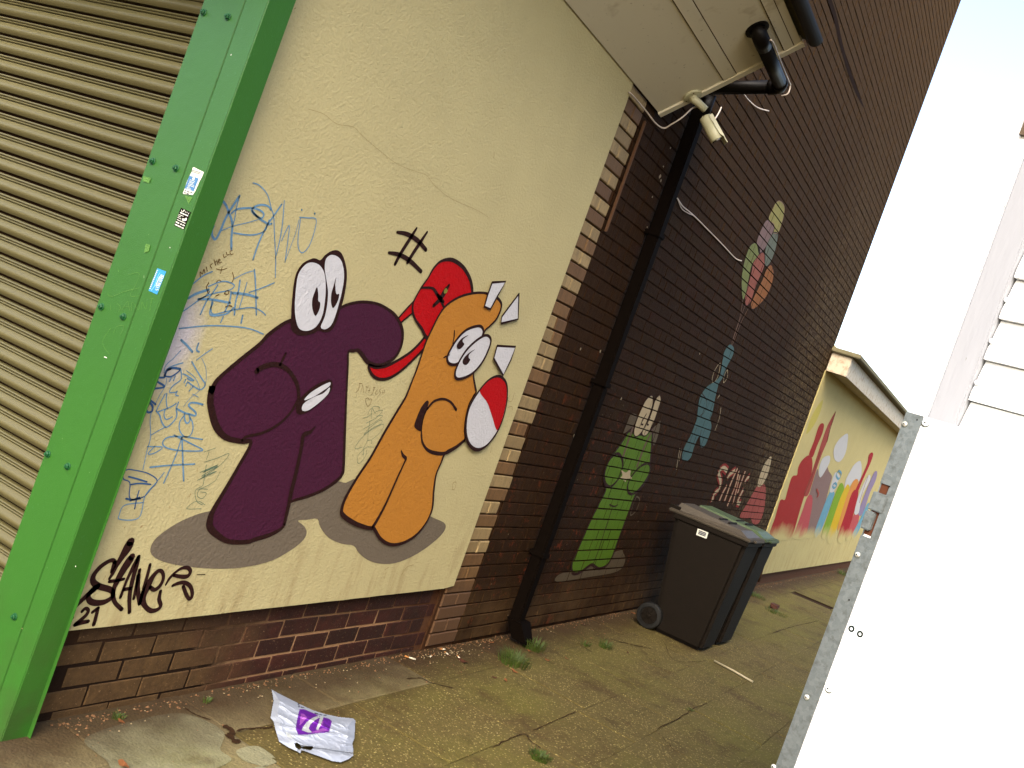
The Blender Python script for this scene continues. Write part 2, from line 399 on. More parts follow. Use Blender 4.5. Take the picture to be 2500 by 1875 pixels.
# ------------------------------------------------------------------ 2-D drawing helpers (paint on walls)
def crom(p, closed, n=6):
    N = len(p); out = []
    if N < 3: return [tuple(q) for q in p]
    rng_ = range(N) if closed else range(N-1)
    for i in rng_:
        g = lambda k: Vector(p[k % N]) if closed else Vector(p[max(0, min(N-1, k))])
        p0, p1, p2, p3 = g(i-1), g(i), g(i+1), g(i+2)
        for j in range(n):
            t = j/n
            out.append(tuple(.5*((2*p1) + (p2-p0)*t + (2*p0-5*p1+4*p2-p3)*t*t + (3*p1-p0-3*p2+p3)*t**3)))
    if not closed: out.append(tuple(p[-1]))
    return out
def conv(pts, reg, proj):
    out = []
    for q in pts:
        r = reg
        if isinstance(q[0], str): r, q = q[0], q[1:]
        w3 = proj(sp(q, r)); out.append(w3)
    return out
class Flat:
    """flat paint on a plane: (u,v) -> world by frame; layers stacked outwards"""
    def __init__(s, proj, to_uv, to_w):
        s.proj, s.to_uv, s.to_w = proj, to_uv, to_w
    def uv(s, pts, reg): return [s.to_uv(q) for q in conv(pts, reg, s.proj)]
    def fill(s, mb, pts, reg, layer, mi, smooth=True, n=5):
        p = s.uv(pts, reg)
        if smooth: p = crom(p, True, n)
        tris = tessellate_polygon([[Vector((a, b, 0)) for a, b in p]])
        vs = [s.to_w(a, b, layer) for a, b in p]
        fs = []
        for t in tris:
            a, b, c = (p[i] for i in t)
            ar = (b[0]-a[0])*(c[1]-a[1])-(b[1]-a[1])*(c[0]-a[0])
            fs.append(t if ar > 0 else t[::-1])
        mb.add(vs, fs, mi); return p
    def stroke(s, mb, pts, reg, layer, mi, wd, closed=False, n=5, smooth=True, scale=None):
        p = s.uv(pts, reg)
        N0 = len(p)
        ws = wd if isinstance(wd, (list, tuple)) else [wd]*N0
        q3 = [(a, b, c) for (a, b), c in zip(p, ws)]
        q3 = crom(q3, closed, n) if (smooth and N0 > 2) else q3
        if not smooth and closed: pass
        L = len(q3); vs = []; fs = []
        P2 = [Vector((a, b)) for a, b, c in q3]
        for i in range(L):
            a = P2[(i-1) % L] if (closed or i > 0) else P2[i]
            b = P2[(i+1) % L] if (closed or i < L-1) else P2[i]
            d = b-a
            if d.length < 1e-7: d = Vector((1, 0))
            d.normalize(); nn = Vector((-d.y, d.x))*abs(q3[i][2])/2
            vs.append(s.to_w(*(P2[i]+nn), layer)); vs.append(s.to_w(*(P2[i]-nn), layer))
        m = L if closed else L-1
        for i in range(m):
            j = (i+1) % L
            fs.append((2*i, 2*i+1, 2*j+1, 2*j))
        mb.add(vs, fs, mi)
        if not closed:     # round ends
            for i in (0, L-1):
                c = P2[i]; r = abs(q3[i][2])/2
                ring = [s.to_w(c.x+math.cos(k*math.pi/4)*r, c.y+math.sin(k*math.pi/4)*r, layer) for k in range(8)]
                mb.add(ring, [tuple(range(8))], mi)
WALL_Y = 2.400
flatA = Flat(lambda p: on_y(p, WALL_Y), lambda q: (q.x, q.z), lambda u, v, L: (u, WALL_Y-.0012-.0009*L, v))
def place(name, me, parent, loc, rot=None, scale=None):
    o = bpy.data.objects.new(name, me); COL.objects.link(o); o.parent = parent
    off = Vector(parent.location) + (Vector(parent.parent.location) if parent.parent else Vector())
    o.location = Vector(loc) - off
    if rot: o.rotation_euler = rot
    if scale: o.scale = scale
    return o
# ------------------------------------------------------------------ ground: base sheet and flagstones
mb = MB(); mb.add([(-60, -60, -.03), (120, -60, -.03), (120, 80, -.03), (-60, 80, -.03)], [(0, 1, 2, 3)])
tag(mb.build('ground', M['ground']), kind='structure')
pave = empty('paving', (0, 0, 0), kind='structure')
bed = MB(); bed.add([(-3, -4, -.010), (24, -4, -.010), (24, 2.6, -.010), (-3, 2.6, -.010)], [(0, 1, 2, 3)])
tag(bed.build('joint_bed', M['soil'], pave), kind='structure')
rows = [(2.135, 2.50), (1.605, 2.135), (1.265, 1.605), (.83, 1.265), (.42, .83), (-.05, .42), (-.6, -.05)]
joints = {0: [1.2, 1.9, 2.34, 2.88, 3.55, 4.29, 5.12, 5.62, 6.16, 6.98, 7.8, 8.6, 9.4, 10.07, 10.9, 11.7, 12.6, 13.5],
          1: [1.0, 2.0, 2.88, 3.62, 4.27, 5.05, 5.9, 6.55, 7.2, 8.0, 8.9, 10.07, 11.1, 12.1, 13.1],
          2: [1.3, 2.1, 2.95, 3.4, 4.27, 4.95, 5.6, 6.3, 7.46, 8.3, 9.2, 10.2, 11.2, 12.2, 13.4],
          3: [1.6, 2.5, 3.3, 4.1, 5.14, 6.0, 6.9, 7.8, 8.7, 9.7, 10.8, 12, 13.2],
          4: [1.8, 2.7, 3.6, 4.5, 5.5, 6.4, 7.4, 8.4, 9.5, 10.6, 12, 13.4],
          5: [2.6, 3.6, 4.6, 5.5, 6.5, 7.5, 8.6, 9.8, 11, 12.4], 6: [2.6, 3.8, 5, 6.2, 7.4, 8.6, 10, 11.4]}
def slab_mesh(x0, x1, y0, y1, seed):
    rr = random.Random(seed); m = MB(); nx = max(2, int((x1-x0)/.09)); ny = max(2, int((y1-y0)/.09))
    per = []
    for i in range(nx+1): per.append((x0+(x1-x0)*i/nx, y0))
    for j in range(1, ny+1): per.append((x1, y0+(y1-y0)*j/ny))
    for i in range(1, nx+1): per.append((x1-(x1-x0)*i/nx, y1))
    for j in range(1, ny): per.append((x0, y1-(y1-y0)*j/ny))
    out = []
    for (x, y) in per:
        k = mnoise.noise(Vector((x*9, y*9, seed)))*.006 + mnoise.noise(Vector((x*30, y*30, seed)))*.003
        cx_, cy_ = (x0+x1)/2, (y0+y1)/2; d = Vector((cx_-x, cy_-y)); d.normalize()
        out.append((x+d.x*(.0002+abs(k)*.6), y+d.y*(.0002+abs(k)*.6)))
    n = len(out); top = [(x, y, 0) for x, y in out]
    ins = [(x+(x0+x1-2*x)*.012, y+(y0+y1-2*y)*.018, .003) for x, y in out]
    bot = [(x, y, -.02) for x, y in out]
    m.add(bot+top+ins, [(i, (i+1) % n, n+(i+1) % n, n+i) for i in range(n)] + [(n+i, n+(i+1) % n, 2*n+(i+1) % n, 2*n+i) for i in range(n)] + [tuple(2*n+i for i in range(n))])
    return m
k = 0
for r, (y0, y1) in enumerate(rows):
    js = joints[r]
    for i in range(len(js)-1):
        x0, x1 = js[i], js[i+1]
        m = slab_mesh(x0, x1, y0, y1, k)
        cxm, cym = (x0+x1)/2, (y0+y1)/2
        ty = 'slab_a'
        if r == 0 and x1 < 4.4: ty = 'slab_b'
        if r == 1 and x1 < 2.95: ty = 'slab_b'
        if r == 1 and (3.6 < cxm < 3.0): ty = 'slab_b'
        
        
        o = m.build('slab', M[ty], pave)
        o.location.z += random.uniform(-.0015, .0015); k += 1
m = MB()
for y0, y1 in rows: m.add([(13.4, y0, .001), (24, y0, .001), (24, y1-.004, .001), (13.4, y1-.004, .001)], [(0, 1, 2, 3)])
tag(m.build('far_slabs', M['slab_a'], pave), kind='stuff')
# pale smooth mortar repairs in the pavement near the bag
pt = MB(); pp = [on_z(sp(q, 'N'), .0055) for q in [(-330, 150+1350-1350), (0, 0)]]
def ground_patch(name, pts, mat, z=.0055, amp=.004):
    ps = [on_z(sp(q), z) for q in pts]
    ps = crom([(p.x, p.y) for p in ps], True, 7)
    ps = [(x+amp*mnoise.noise(Vector((x*25, y*25, 3))), y+amp*mnoise.noise(Vector((x*25, y*25, 9)))) for x, y in ps]
    m = MB(); n = len(ps)
    tr = tessellate_polygon([[Vector((a, b, 0)) for a, b in ps]])
    m.add([(a, b, z) for a, b in ps], [t for t in tr]); m.fixn()
    if sum((Vector(m.v[f[1]])-Vector(m.v[f[0]])).cross(Vector(m.v[f[2]])-Vector(m.v[f[0]])).z for f in m.f) < 0: m.f = [f[::-1] for f in m.f]
    return tag(m.build(name, mat, pave), kind='structure')
ground_patch('mortar_repair', [('M', 1830, 1520), ('M', 1990, 1490), ('M', 2120, 1580), ('N', 200, 1580), ('N', 230, 1620), ('N', 60, 1659), ('M', 2050, 1655), ('M', 1880, 1600)], M['slab_c'])
ground_patch('mortar_repair', [('M', 650, 1440), ('M', 900, 1330), ('M', 1300, 1240), ('M', 1500, 1260), ('M', 1690, 1350), ('M', 1730, 1420), ('M', 1700, 1520), ('M', 1780, 1600), ('M', 1500, 1700), ('M', 950, 1700), ('M', 800, 1580)], M['slab_c'], .0062)
def dark_strip(name, pts, wd, z=.0068, mat=None):
    ps = [on_z(sp(q), z) for q in pts]; ps = crom([(p.x, p.y) for p in ps], False, 8); m = MB(); vs = []; fs = []
    for i, (x, y) in enumerate(ps):
        x += .008*mnoise.noise(Vector((x*20, y*20, 1))); y += .008*mnoise.noise(Vector((x*20, y*20, 5)))
        a = Vector(ps[max(0, i-1)]); b = Vector(ps[min(len(ps)-1, i+1)]); d = (b-a).normalized(); n = Vector((-d.y, d.x))
        w_ = wd*(.35+.9*abs(mnoise.noise(Vector((i*.6, wd*90, 2)))))*(1 if 0 < i < len(ps)-1 else .2)
        vs += [(x+n.x*w_, y+n.y*w_, z), (x-n.x*w_, y-n.y*w_, z)]
    for i in range(len(ps)-1): fs.append((2*i+1, 2*i+3, 2*i+2, 2*i))
    m.add(vs, fs); m.fixn()
    if (Vector(m.v[m.f[0][1]])-Vector(m.v[m.f[0][0]])).cross(Vector(m.v[m.f[0][2]])-Vector(m.v[m.f[0][0]])).z < 0: m.f = [f[::-1] for f in m.f]
    return tag(m.build(name, mat or M['soil'], pave), kind='structure')
dark_strip('pavement_crack', [('M', 1420, 1190), ('M', 1500, 1240), ('M', 1630, 1290)], .006)
dark_strip('pavement_crack', [('M', 1820, 1370), ('M', 1950, 1350), ('M', 2090, 1345), ('N', 200, 1335)], .007)
dark_strip('pavement_hole', [('M', 1720, 1335), ('M', 1790, 1370), ('M', 1780, 1420), ('M', 1850, 1470)], .026)
dark_strip('pavement_crack', [('N', 1240, 970), ('N', 1350, 965), ('N', 1430, 1000), ('N', 1600, 1040)], .006)
dark_strip('pavement_crack', [('N', 1900, 1500), ('N', 2130, 1395), ('N', 2200, 1450), ('O', 60, 1500)], .004)
dark_strip('pavement_crack', [('O', 0, 1370), ('O', 180, 1290), ('O', 340, 1220)], .0035)
dark_strip('pavement_crack', [('O', 960, 1360), ('O', 1150, 1260), ('O', 1240, 1200), ('O', 1350, 1160)], .0035)
dark_strip('pavement_crack', [('O', 950, 1370), ('O', 1030, 1450), ('O', 1100, 1530)], .003)
dark_strip('pavement_crack', [('O', 340, 695), ('O', 400, 725), ('O', 460, 765)], .006)
dark_strip('pavement_crack', [('O', 600, 660), ('O', 720, 695), ('O', 930, 740)], .008)
dark_strip('pavement_crack', [('O', 1570, 440), ('O', 1640, 470), ('O', 1730, 515)], .007)
dark_strip('pavement_crack', [('O', 1850, 620), ('O', 2000, 570), ('O', 2212, 520)], .006)
dark_strip('pavement_crack', [('O', 1020, 690), ('O', 1100, 830), ('O', 1350, 830)], .003)
# ------------------------------------------------------------------ cream rendered side wall with the big mural
cw = empty('rendered_wall', (3.4, 2.45, 0), 'cream rendered side wall with purple and orange cartoon mural above low brick plinth', 'wall')
m = MB()
xs = 26
bl = [on_y((139, 1543)), on_y((1108, 1434))]
bot = []
for i in range(xs+1):
    x = 2.10+(4.665-2.10)*i/xs; tt = (x-2.194)/(4.67-2.194); z = .339+.029*tt + .0025*mnoise.noise(Vector((x*14, 0, 0))) + (.010 if i == xs else 0)
    bot.append((x, z))
vs = [(x, WALL_Y, z) for x, z in bot] + [(2.10+(4.658-2.10)*i/xs, WALL_Y, 3.42) for i in range(xs+1)]
n = xs+1
vs += [(x, WALL_Y+.05, z) for x, y, z in vs[:2*n]]
fs = [(i, i+1, n+i+1, n+i) for i in range(xs)] + [(i+1, i, 2*n+i, 2*n+i+1) for i in range(xs)] + [(xs, 2*n+xs, 3*n+xs, n+xs)]
m.add(vs, fs); m.build('render_coat', M['cream'], cw)
core = MB().box((2.32, 2.452, .30), (4.66, 2.70, 3.9)); core.build('wall_core', M['mortar_dark'], cw)
# ---- purple figure
MS = 0.0024
def px2m(wd): return [q*MS for q in wd] if isinstance(wd, (list, tuple)) else wd*MS
# grey painted shadow (flat paint)
sh = MB()
flatA.fill(sh, [('I', 1655, 1090), ('I', 1500, 1130), ('I', 1350, 1200), ('I', 1210, 1300), ('I', 1158, 1390), ('I', 1190, 1455), ('I', 1320, 1505), ('I', 1560, 1538), ('I', 1800, 1540), ('I', 2000, 1510),
    ('J', 60, 1518), ('J', 200, 1480), ('J', 330, 1410), ('J', 430, 1335), ('J', 468, 1270), ('J', 450, 1215), ('J', 400, 1172), ('J', 470, 1165), ('J', 550, 1158), ('J', 575, 1225), ('J', 640, 1305), ('J', 740, 1350),
    ('J', 830, 1365), ('J', 870, 1420), ('J', 940, 1475), ('J', 1030, 1503), ('J', 1150, 1500), ('J', 1280, 1450), ('J', 1400, 1375), ('J', 1500, 1290), ('J', 1540, 1230), ('J', 1525, 1185), ('J', 1420, 1137), ('J', 1300, 1050),
    ('J', 900, 860), ('J', 770, 880), ('J', 700, 868), ('J', 500, 900), ('J', 200, 1000)], None, 0, 0, n=3)
sh.build('painted_floor_shade', [paint('grey_shade_paint', 112, 100, 84)], cw)
body = MB(); PUR = paint('purple_paint', 68, 25, 48)
pb = [('E', 1628, 1600), ('E', 1655, 1530), ('E', 1715, 1465), ('E', 1850, 1350), ('E', 2000, 1230), ('F', 180, 1150), ('F', 335, 1050), ('F', 440, 1080), ('F', 600, 1040), ('F', 720, 955), ('F', 800, 920), ('F', 900, 905),
      ('F', 1010, 920), ('F', 1090, 960), ('F', 1150, 1010), ('F', 1195, 1090), ('F', 1207, 1170), ('F', 1190, 1260), ('F', 1140, 1340), ('F', 1065, 1385), ('F', 1000, 1393), ('F', 935, 1368), ('F', 895, 1315), ('F', 862, 1280), ('F', 825, 1284), ('F', 788, 1292),
      ('F', 783, 1400), ('J', 773, 180), ('J', 762, 450), ('J', 750, 760), ('J', 738, 815), ('J', 700, 860), ('J', 600, 930), ('J', 470, 985), ('J', 335, 1030), ('J', 312, 1110), ('J', 290, 1210), ('J', 200, 1272), ('J', 60, 1318),
      ('I', 1900, 1335), ('I', 1760, 1332), ('I', 1670, 1280), ('I', 1618, 1225), ('I', 1615, 1170), ('I', 1640, 1090), ('I', 1740, 920), ('I', 1840, 745), ('I', 1932, 572), ('I', 1860, 560), ('I', 1740, 530), ('I', 1665, 445), ('I', 1628, 320), ('I', 1618, 230), ('I', 1635, 130)]
flatA.fill(body, pb, None, 1, 0, n=4)
pw = [11, 8, 7, 7, 7, 7, 6, 5, 5, 5, 5, 5, 5, 5, 6, 7, 7, 7, 7, 7, 7, 8, 8, 7, 6, 5, 5, 5, 6, 7, 8, 8, 7, 6, 5, 5, 6, 8, 8, 8, 8, 10, 12, 13, 10, 8, 7, 7, 8, 9, 12, 12, 12, 12]
pw = (pw + [9]*60)[:len(pb)]
flatA.stroke(body, pb, None, 2, 1, px2m(pw), closed=True, n=4)
for pts, wd in [
    ([('F', 80, 1437), ('F', 150, 1397), ('F', 245, 1390), ('F', 330, 1440), ('F', 390, 1540), ('F', 404, 1640), ('J', 390, 250), ('J', 340, 335), ('J', 250, 425), ('J', 130, 490), ('J', 0, 522), ('I', 1860, 555)], [10, 9, 8, 7, 7, 7, 6, 5, 5, 5, 5, 6]),
    ([('F', 303, 1300), ('F', 285, 1340), ('F', 260, 1388)], [4, 5, 6]),
    ([('J', 528, 447), ('J', 490, 488), ('J', 440, 512), ('J', 425, 600), ('J', 385, 790), ('J', 350, 930), ('J', 330, 1030), ('J', 310, 1120), ('J', 290, 1205)], [3, 7, 9, 8, 9, 10, 9, 8, 7])]:
    flatA.stroke(body, pts, None, 3, 1, px2m(wd))
flatA.fill(body, [('J', 640, 82), ('J', 665, 115), ('J', 650, 175), ('J', 590, 240), ('J', 500, 315), ('J', 420, 352), ('J', 385, 332), ('J', 388, 272), ('J', 440, 200), ('J', 540, 120)], None, 3, 1)
flatA.fill(body, [('J', 640, 102), ('J', 560, 140), ('J', 485, 190), ('J', 445, 240), ('J', 520, 212), ('J', 600, 160), ('J', 642, 128)], None, 4, 2)
flatA.fill(body, [('J', 640, 142), ('J', 590, 188), ('J', 520, 216), ('J', 442, 265), ('J', 428, 318), ('J', 480, 316), ('J', 570, 250), ('J', 630, 188)], None, 4, 2)
# eyes
flatA.fill(body, [('F', 500, 573), ('F', 430, 612), ('F', 378, 700), ('F', 355, 850), ('F', 345, 1000), ('F', 342, 1105), ('F', 380, 1152), ('F', 440, 1165), ('F', 515, 1148), ('F', 560, 1125), ('F', 600, 1138), ('F', 648, 1128), ('F', 690, 1070), ('F', 715, 990), ('F', 750, 880), ('F', 773, 740), ('F', 770, 640), ('F', 742, 545), ('F', 705, 508), ('F', 655, 512), ('F', 605, 545), ('F', 570, 582), ('F', 535, 570)], None, 3, 1)
flatA.fill(body, [('F', 500, 600), ('F', 450, 620), ('F', 400, 690), ('F', 380, 800), ('F', 371, 960), ('F', 388, 1075), ('F', 420, 1120), ('F', 480, 1125), ('F', 540, 1090), ('F', 583, 1010), ('F', 603, 900), ('F', 610, 780), ('F', 598, 680), ('F', 560, 620)], None, 4, 2)
flatA.fill(body, [('F', 650, 543), ('F', 612, 575), ('F', 602, 640), ('F', 612, 720), ('F', 627, 820), ('F', 622, 920), ('F', 602, 1020), ('F', 572, 1098), ('F', 612, 1114), ('F', 660, 1070), ('F', 700, 960), ('F', 740, 800), ('F', 751, 690), ('F', 735, 600), ('F', 700, 555)], None, 4, 2)
flatA.fill(body, [('F', 541, 790), ('F', 550, 840), ('F', 552, 895), ('F', 566, 912), ('F', 560, 960), ('F', 530, 1012), ('F', 507, 960), ('F', 504, 890), ('F', 522, 830)], None, 5, 1)
flatA.fill(body, [('F', 689, 713), ('F', 682, 770), ('F', 690, 840), ('F', 712, 845), ('F', 700, 900), ('F', 665, 952), ('F', 650, 905), ('F', 652, 840), ('F', 672, 770)], None, 5, 1)
WHITE = paint('white_paint', 205, 203, 205); 
body.build('painted_purple_figure', [PUR, BLACK(), WHITE], cw)
# ---- hash mark
hm = MB()
for pts in ([(1165, 368), (1240, 383), (1320, 430), (1388, 505)], [(1100, 526), (1180, 542), (1262, 588), (1350, 672)], [(1315, 338), (1270, 410), (1200, 520), (1150, 612)], [(1396, 368), (1345, 445), (1295, 520), (1245, 600)]):
    flatA.stroke(hm, pts, 'F', 1, 0, px2m([5, 8, 8.5, 7.5]))
hm.build('painted_hash_mark', [BLACK()], cw)
# ---- red rucksack
rb = MB()
flatA.fill(rb, [(1288, 905), (1240, 955), (1178, 1030), (1198, 1062), (1245, 1020), (1292, 982)], 'F', 1, 0)
flatA.stroke(rb, [(1288, 905), (1240, 955), (1176, 1028)], 'F', 2, 1, px2m(4)); flatA.stroke(rb, [(1292, 985), (1245, 1022), (1200, 1060)], 'F', 2, 1, px2m(4))
st = [(1395, 1150), (1350, 1210), (1270, 1290), (1180, 1350), (1080, 1400), (1000, 1410), (945, 1395), (955, 1440), (985, 1482), (1040, 1503), (1110, 1490), (1200, 1432), (1310, 1330), (1395, 1240)]
flatA.fill(rb, st, 'F', 1, 0); flatA.stroke(rb, st, 'F', 2, 1, px2m(6))
rbp = [(1550, 578), (1490, 597), (1440, 650), (1400, 720), (1350, 790), (1310, 860), (1283, 920), (1283, 985), (1305, 1045), (1350, 1110), (1395, 1185), (1450, 1150), (1560, 1000), (1700, 900), (1738, 850), (1738, 790), (1720, 720), (1672, 640), (1605, 588)]
flatA.fill(rb, rbp, 'F', 3, 0); flatA.stroke(rb, rbp, 'F', 4, 1, px2m([7, 5, 5, 4, 4, 4, 5, 5, 5, 6, 7, 5, 5, 5, 7, 8, 8, 8, 8]), closed=True)
flatA.stroke(rb, [(1345, 795), (1430, 798), (1465, 840), (1500, 900), (1522, 945)], 'F', 5, 1, px2m([4, 5, 7, 6, 5]))
flatA.stroke(rb, [(1560, 776), (1525, 830), (1490, 885), (1442, 932)], 'F', 5, 1, px2m([6, 13, 10, 8])); flatA.stroke(rb, [(1470, 845), (1495, 880), (1520, 905)], 'F', 5, 1, px2m([5, 9, 5]))
flatA.fill(rb, [(1536, 798), (1520, 815), (1522, 838), (1538, 836), (1548, 815)], 'F', 6, 2)
rb.build('painted_red_rucksack', [paint('red_paint', 178, 6, 12), BLACK(), paint('olive_paint', 128, 128, 52)], cw)
# ---- orange figure
of = MB()
ob = [('F', 1738, 838), ('F', 1830, 835), ('F', 1905, 858), ('F', 1952, 895), ('F', 1963, 945), ('F', 1930, 1030), ('F', 1880, 1085), ('F', 1835, 1130), ('F', 1820, 1200), ('F', 1800, 1350), ('F', 1750, 1450), ('F', 1762, 1560), ('F', 1768, 1600),
      ('J', 1745, 215), ('J', 1712, 280), ('J', 1688, 380), ('J', 1680, 470), ('J', 1680, 545), ('J', 1615, 600), ('J', 1532, 648), ('J', 1500, 720), ('J', 1460, 815), ('J', 1442, 940), ('J', 1430, 1080), ('J', 1380, 1190), ('J', 1300, 1285), ('J', 1200, 1342), ('J', 1110, 1353),
      ('J', 1035, 1312), ('J', 988, 1240), ('J', 975, 1225), ('J', 925, 1222), ('J', 830, 1188), ('J', 745, 1130), ('J', 732, 1080), ('J', 765, 985), ('J', 855, 830), ('J', 955, 680), ('J', 1055, 500), ('J', 1150, 340), ('J', 1225, 215), ('J', 1275, 90), ('F', 1310, 1425), ('F', 1345, 1320), ('F', 1385, 1205), ('F', 1430, 1110), ('F', 1480, 1010), ('F', 1540, 930), ('F', 1635, 868)]
flatA.fill(of, ob, None, 5, 0, n=4)
ow = [5, 5, 6, 6, 6, 6, 5, 5, 5, 5, 5, 6, 6, 6, 5, 5, 5, 6, 8, 8, 6, 6, 6, 6, 6, 7, 7, 7, 7, 7, 7, 8, 9, 9, 8, 8, 7, 7, 7, 7, 6, 5, 5, 5, 5, 5, 5, 5, 5]
flatA.stroke(of, ob, None, 6, 1, px2m((ow+[6]*20)[:len(ob)]), closed=True, n=4)
flatA.fill(of, [('J', 1385, 243), ('J', 1342, 298), ('J', 1305, 385), ('J', 1292, 445), ('J', 1338, 478), ('J', 1352, 420), ('J', 1372, 345), ('J', 1402, 262)], None, 7, 1)
for pts, wd in [([('J', 1392, 305), ('J', 1440, 250), ('J', 1510, 230), ('J', 1572, 255), ('J', 1615, 315)], [6, 6, 5, 5, 6]),
                ([('J', 1345, 470), ('J', 1352, 560), ('J', 1390, 620), ('J', 1450, 646), ('J', 1530, 648), ('J', 1615, 600), ('J', 1680, 548)], [4, 5, 6, 8, 8, 9, 8]),
                ([('J', 1392, 300), ('J', 1360, 380), ('J', 1345, 470)], [3, 3, 3]),
                ([('J', 1190, 630), ('J', 1203, 665), ('J', 1225, 690), ('J', 1212, 725), ('J', 1150, 860), ('J', 1070, 1040), ('J', 1000, 1170), ('J', 965, 1225)], [3, 6, 7, 5, 6, 7, 9, 10]),
                ([('F', 1600, 1125), ('F', 1598, 1170), ('F', 1588, 1222)], [3, 4, 3]), ([('F', 1518, 1332), ('F', 1560, 1312)], [3, 4])]:
    flatA.stroke(of, pts, None, 7, 1, px2m(wd))
e1 = [('F', 1775, 1090), ('F', 1690, 1120), ('F', 1620, 1190), ('F', 1572, 1265), ('F', 1543, 1330), ('F', 1558, 1378), ('F', 1610, 1385), ('F', 1660, 1345), ('F', 1730, 1270), ('F', 1800, 1190), ('F', 1822, 1135), ('F', 1810, 1098)]
e2 = [('F', 1845, 1160), ('F', 1780, 1190), ('F', 1700, 1262), ('F', 1640, 1350), ('F', 1603, 1440), ('F', 1612, 1492), ('F', 1665, 1490), ('F', 1740, 1450), ('F', 1810, 1370), ('F', 1860, 1270), ('F', 1878, 1195)]
flatA.fill(of, e1, None, 7, 2); flatA.stroke(of, e1, None, 8, 1, px2m(6), closed=True)
flatA.fill(of, e2, None, 9, 2); flatA.stroke(of, e2, None, 10, 1, px2m(6), closed=True)
flatA.fill(of, [('F', 1706, 1157), ('F', 1655, 1182), ('F', 1618, 1228), ('F', 1618, 1258), ('F', 1642, 1264), ('F', 1672, 1230), ('F', 1660, 1208), ('F', 1668, 1186)], None, 10, 1)
flatA.fill(of, [('F', 1757, 1268), ('F', 1705, 1298), ('F', 1664, 1345), ('F', 1662, 1378), ('F', 1690, 1388), ('F', 1718, 1350), ('F', 1706, 1330), ('F', 1715, 1302)], None, 10, 1)
# flying white splinters
for q in ([(1885, 752), (1990, 745), (1925, 860), (1872, 958), (1826, 938), (1850, 850)], [(2092, 840), (2086, 1035), (1955, 1068), (1960, 1015)], [(1924, 1240), (2067, 1248), (2030, 1350), (1971, 1468), (1898, 1338)]):
    qq = [('F', *a) for a in q]
    flatA.fill(of, qq, None, 11, 2, smooth=False); flatA.stroke(of, qq+[qq[0]], None, 12, 1, px2m(5), smooth=False)
# the round red and white thing it holds (plain generic stand-in)
bl_ = [('J', 1922, 52), ('J', 1850, 88), ('J', 1772, 182), ('J', 1706, 300), ('J', 1682, 430), ('J', 1692, 540), ('J', 1730, 602), ('J', 1785, 618), ('J', 1850, 580), ('J', 1920, 490), ('J', 1968, 380), ('J', 1998, 250), ('J', 2000, 130), ('J', 1970, 70)]
flatA.fill(of, bl_, None, 11, 2)
flatA.fill(of, [('J', 1922, 56), ('J', 1852, 92), ('J', 1790, 165), ('J', 1850, 260), ('J', 1885, 360), ('J', 1925, 470), ('J', 1965, 378), ('J', 1994, 250), ('J', 1996, 130), ('J', 1965, 74)], None, 12, 3)
flatA.stroke(of, bl_, None, 13, 1, px2m([6, 5, 5, 6, 6, 7, 8, 8, 6, 6, 5, 5, 5, 6]), closed=True)
of.build('painted_orange_figure', [paint('orange_paint', 184, 122, 46), BLACK(), WHITE, paint('red_paint', 178, 6, 12)], cw)
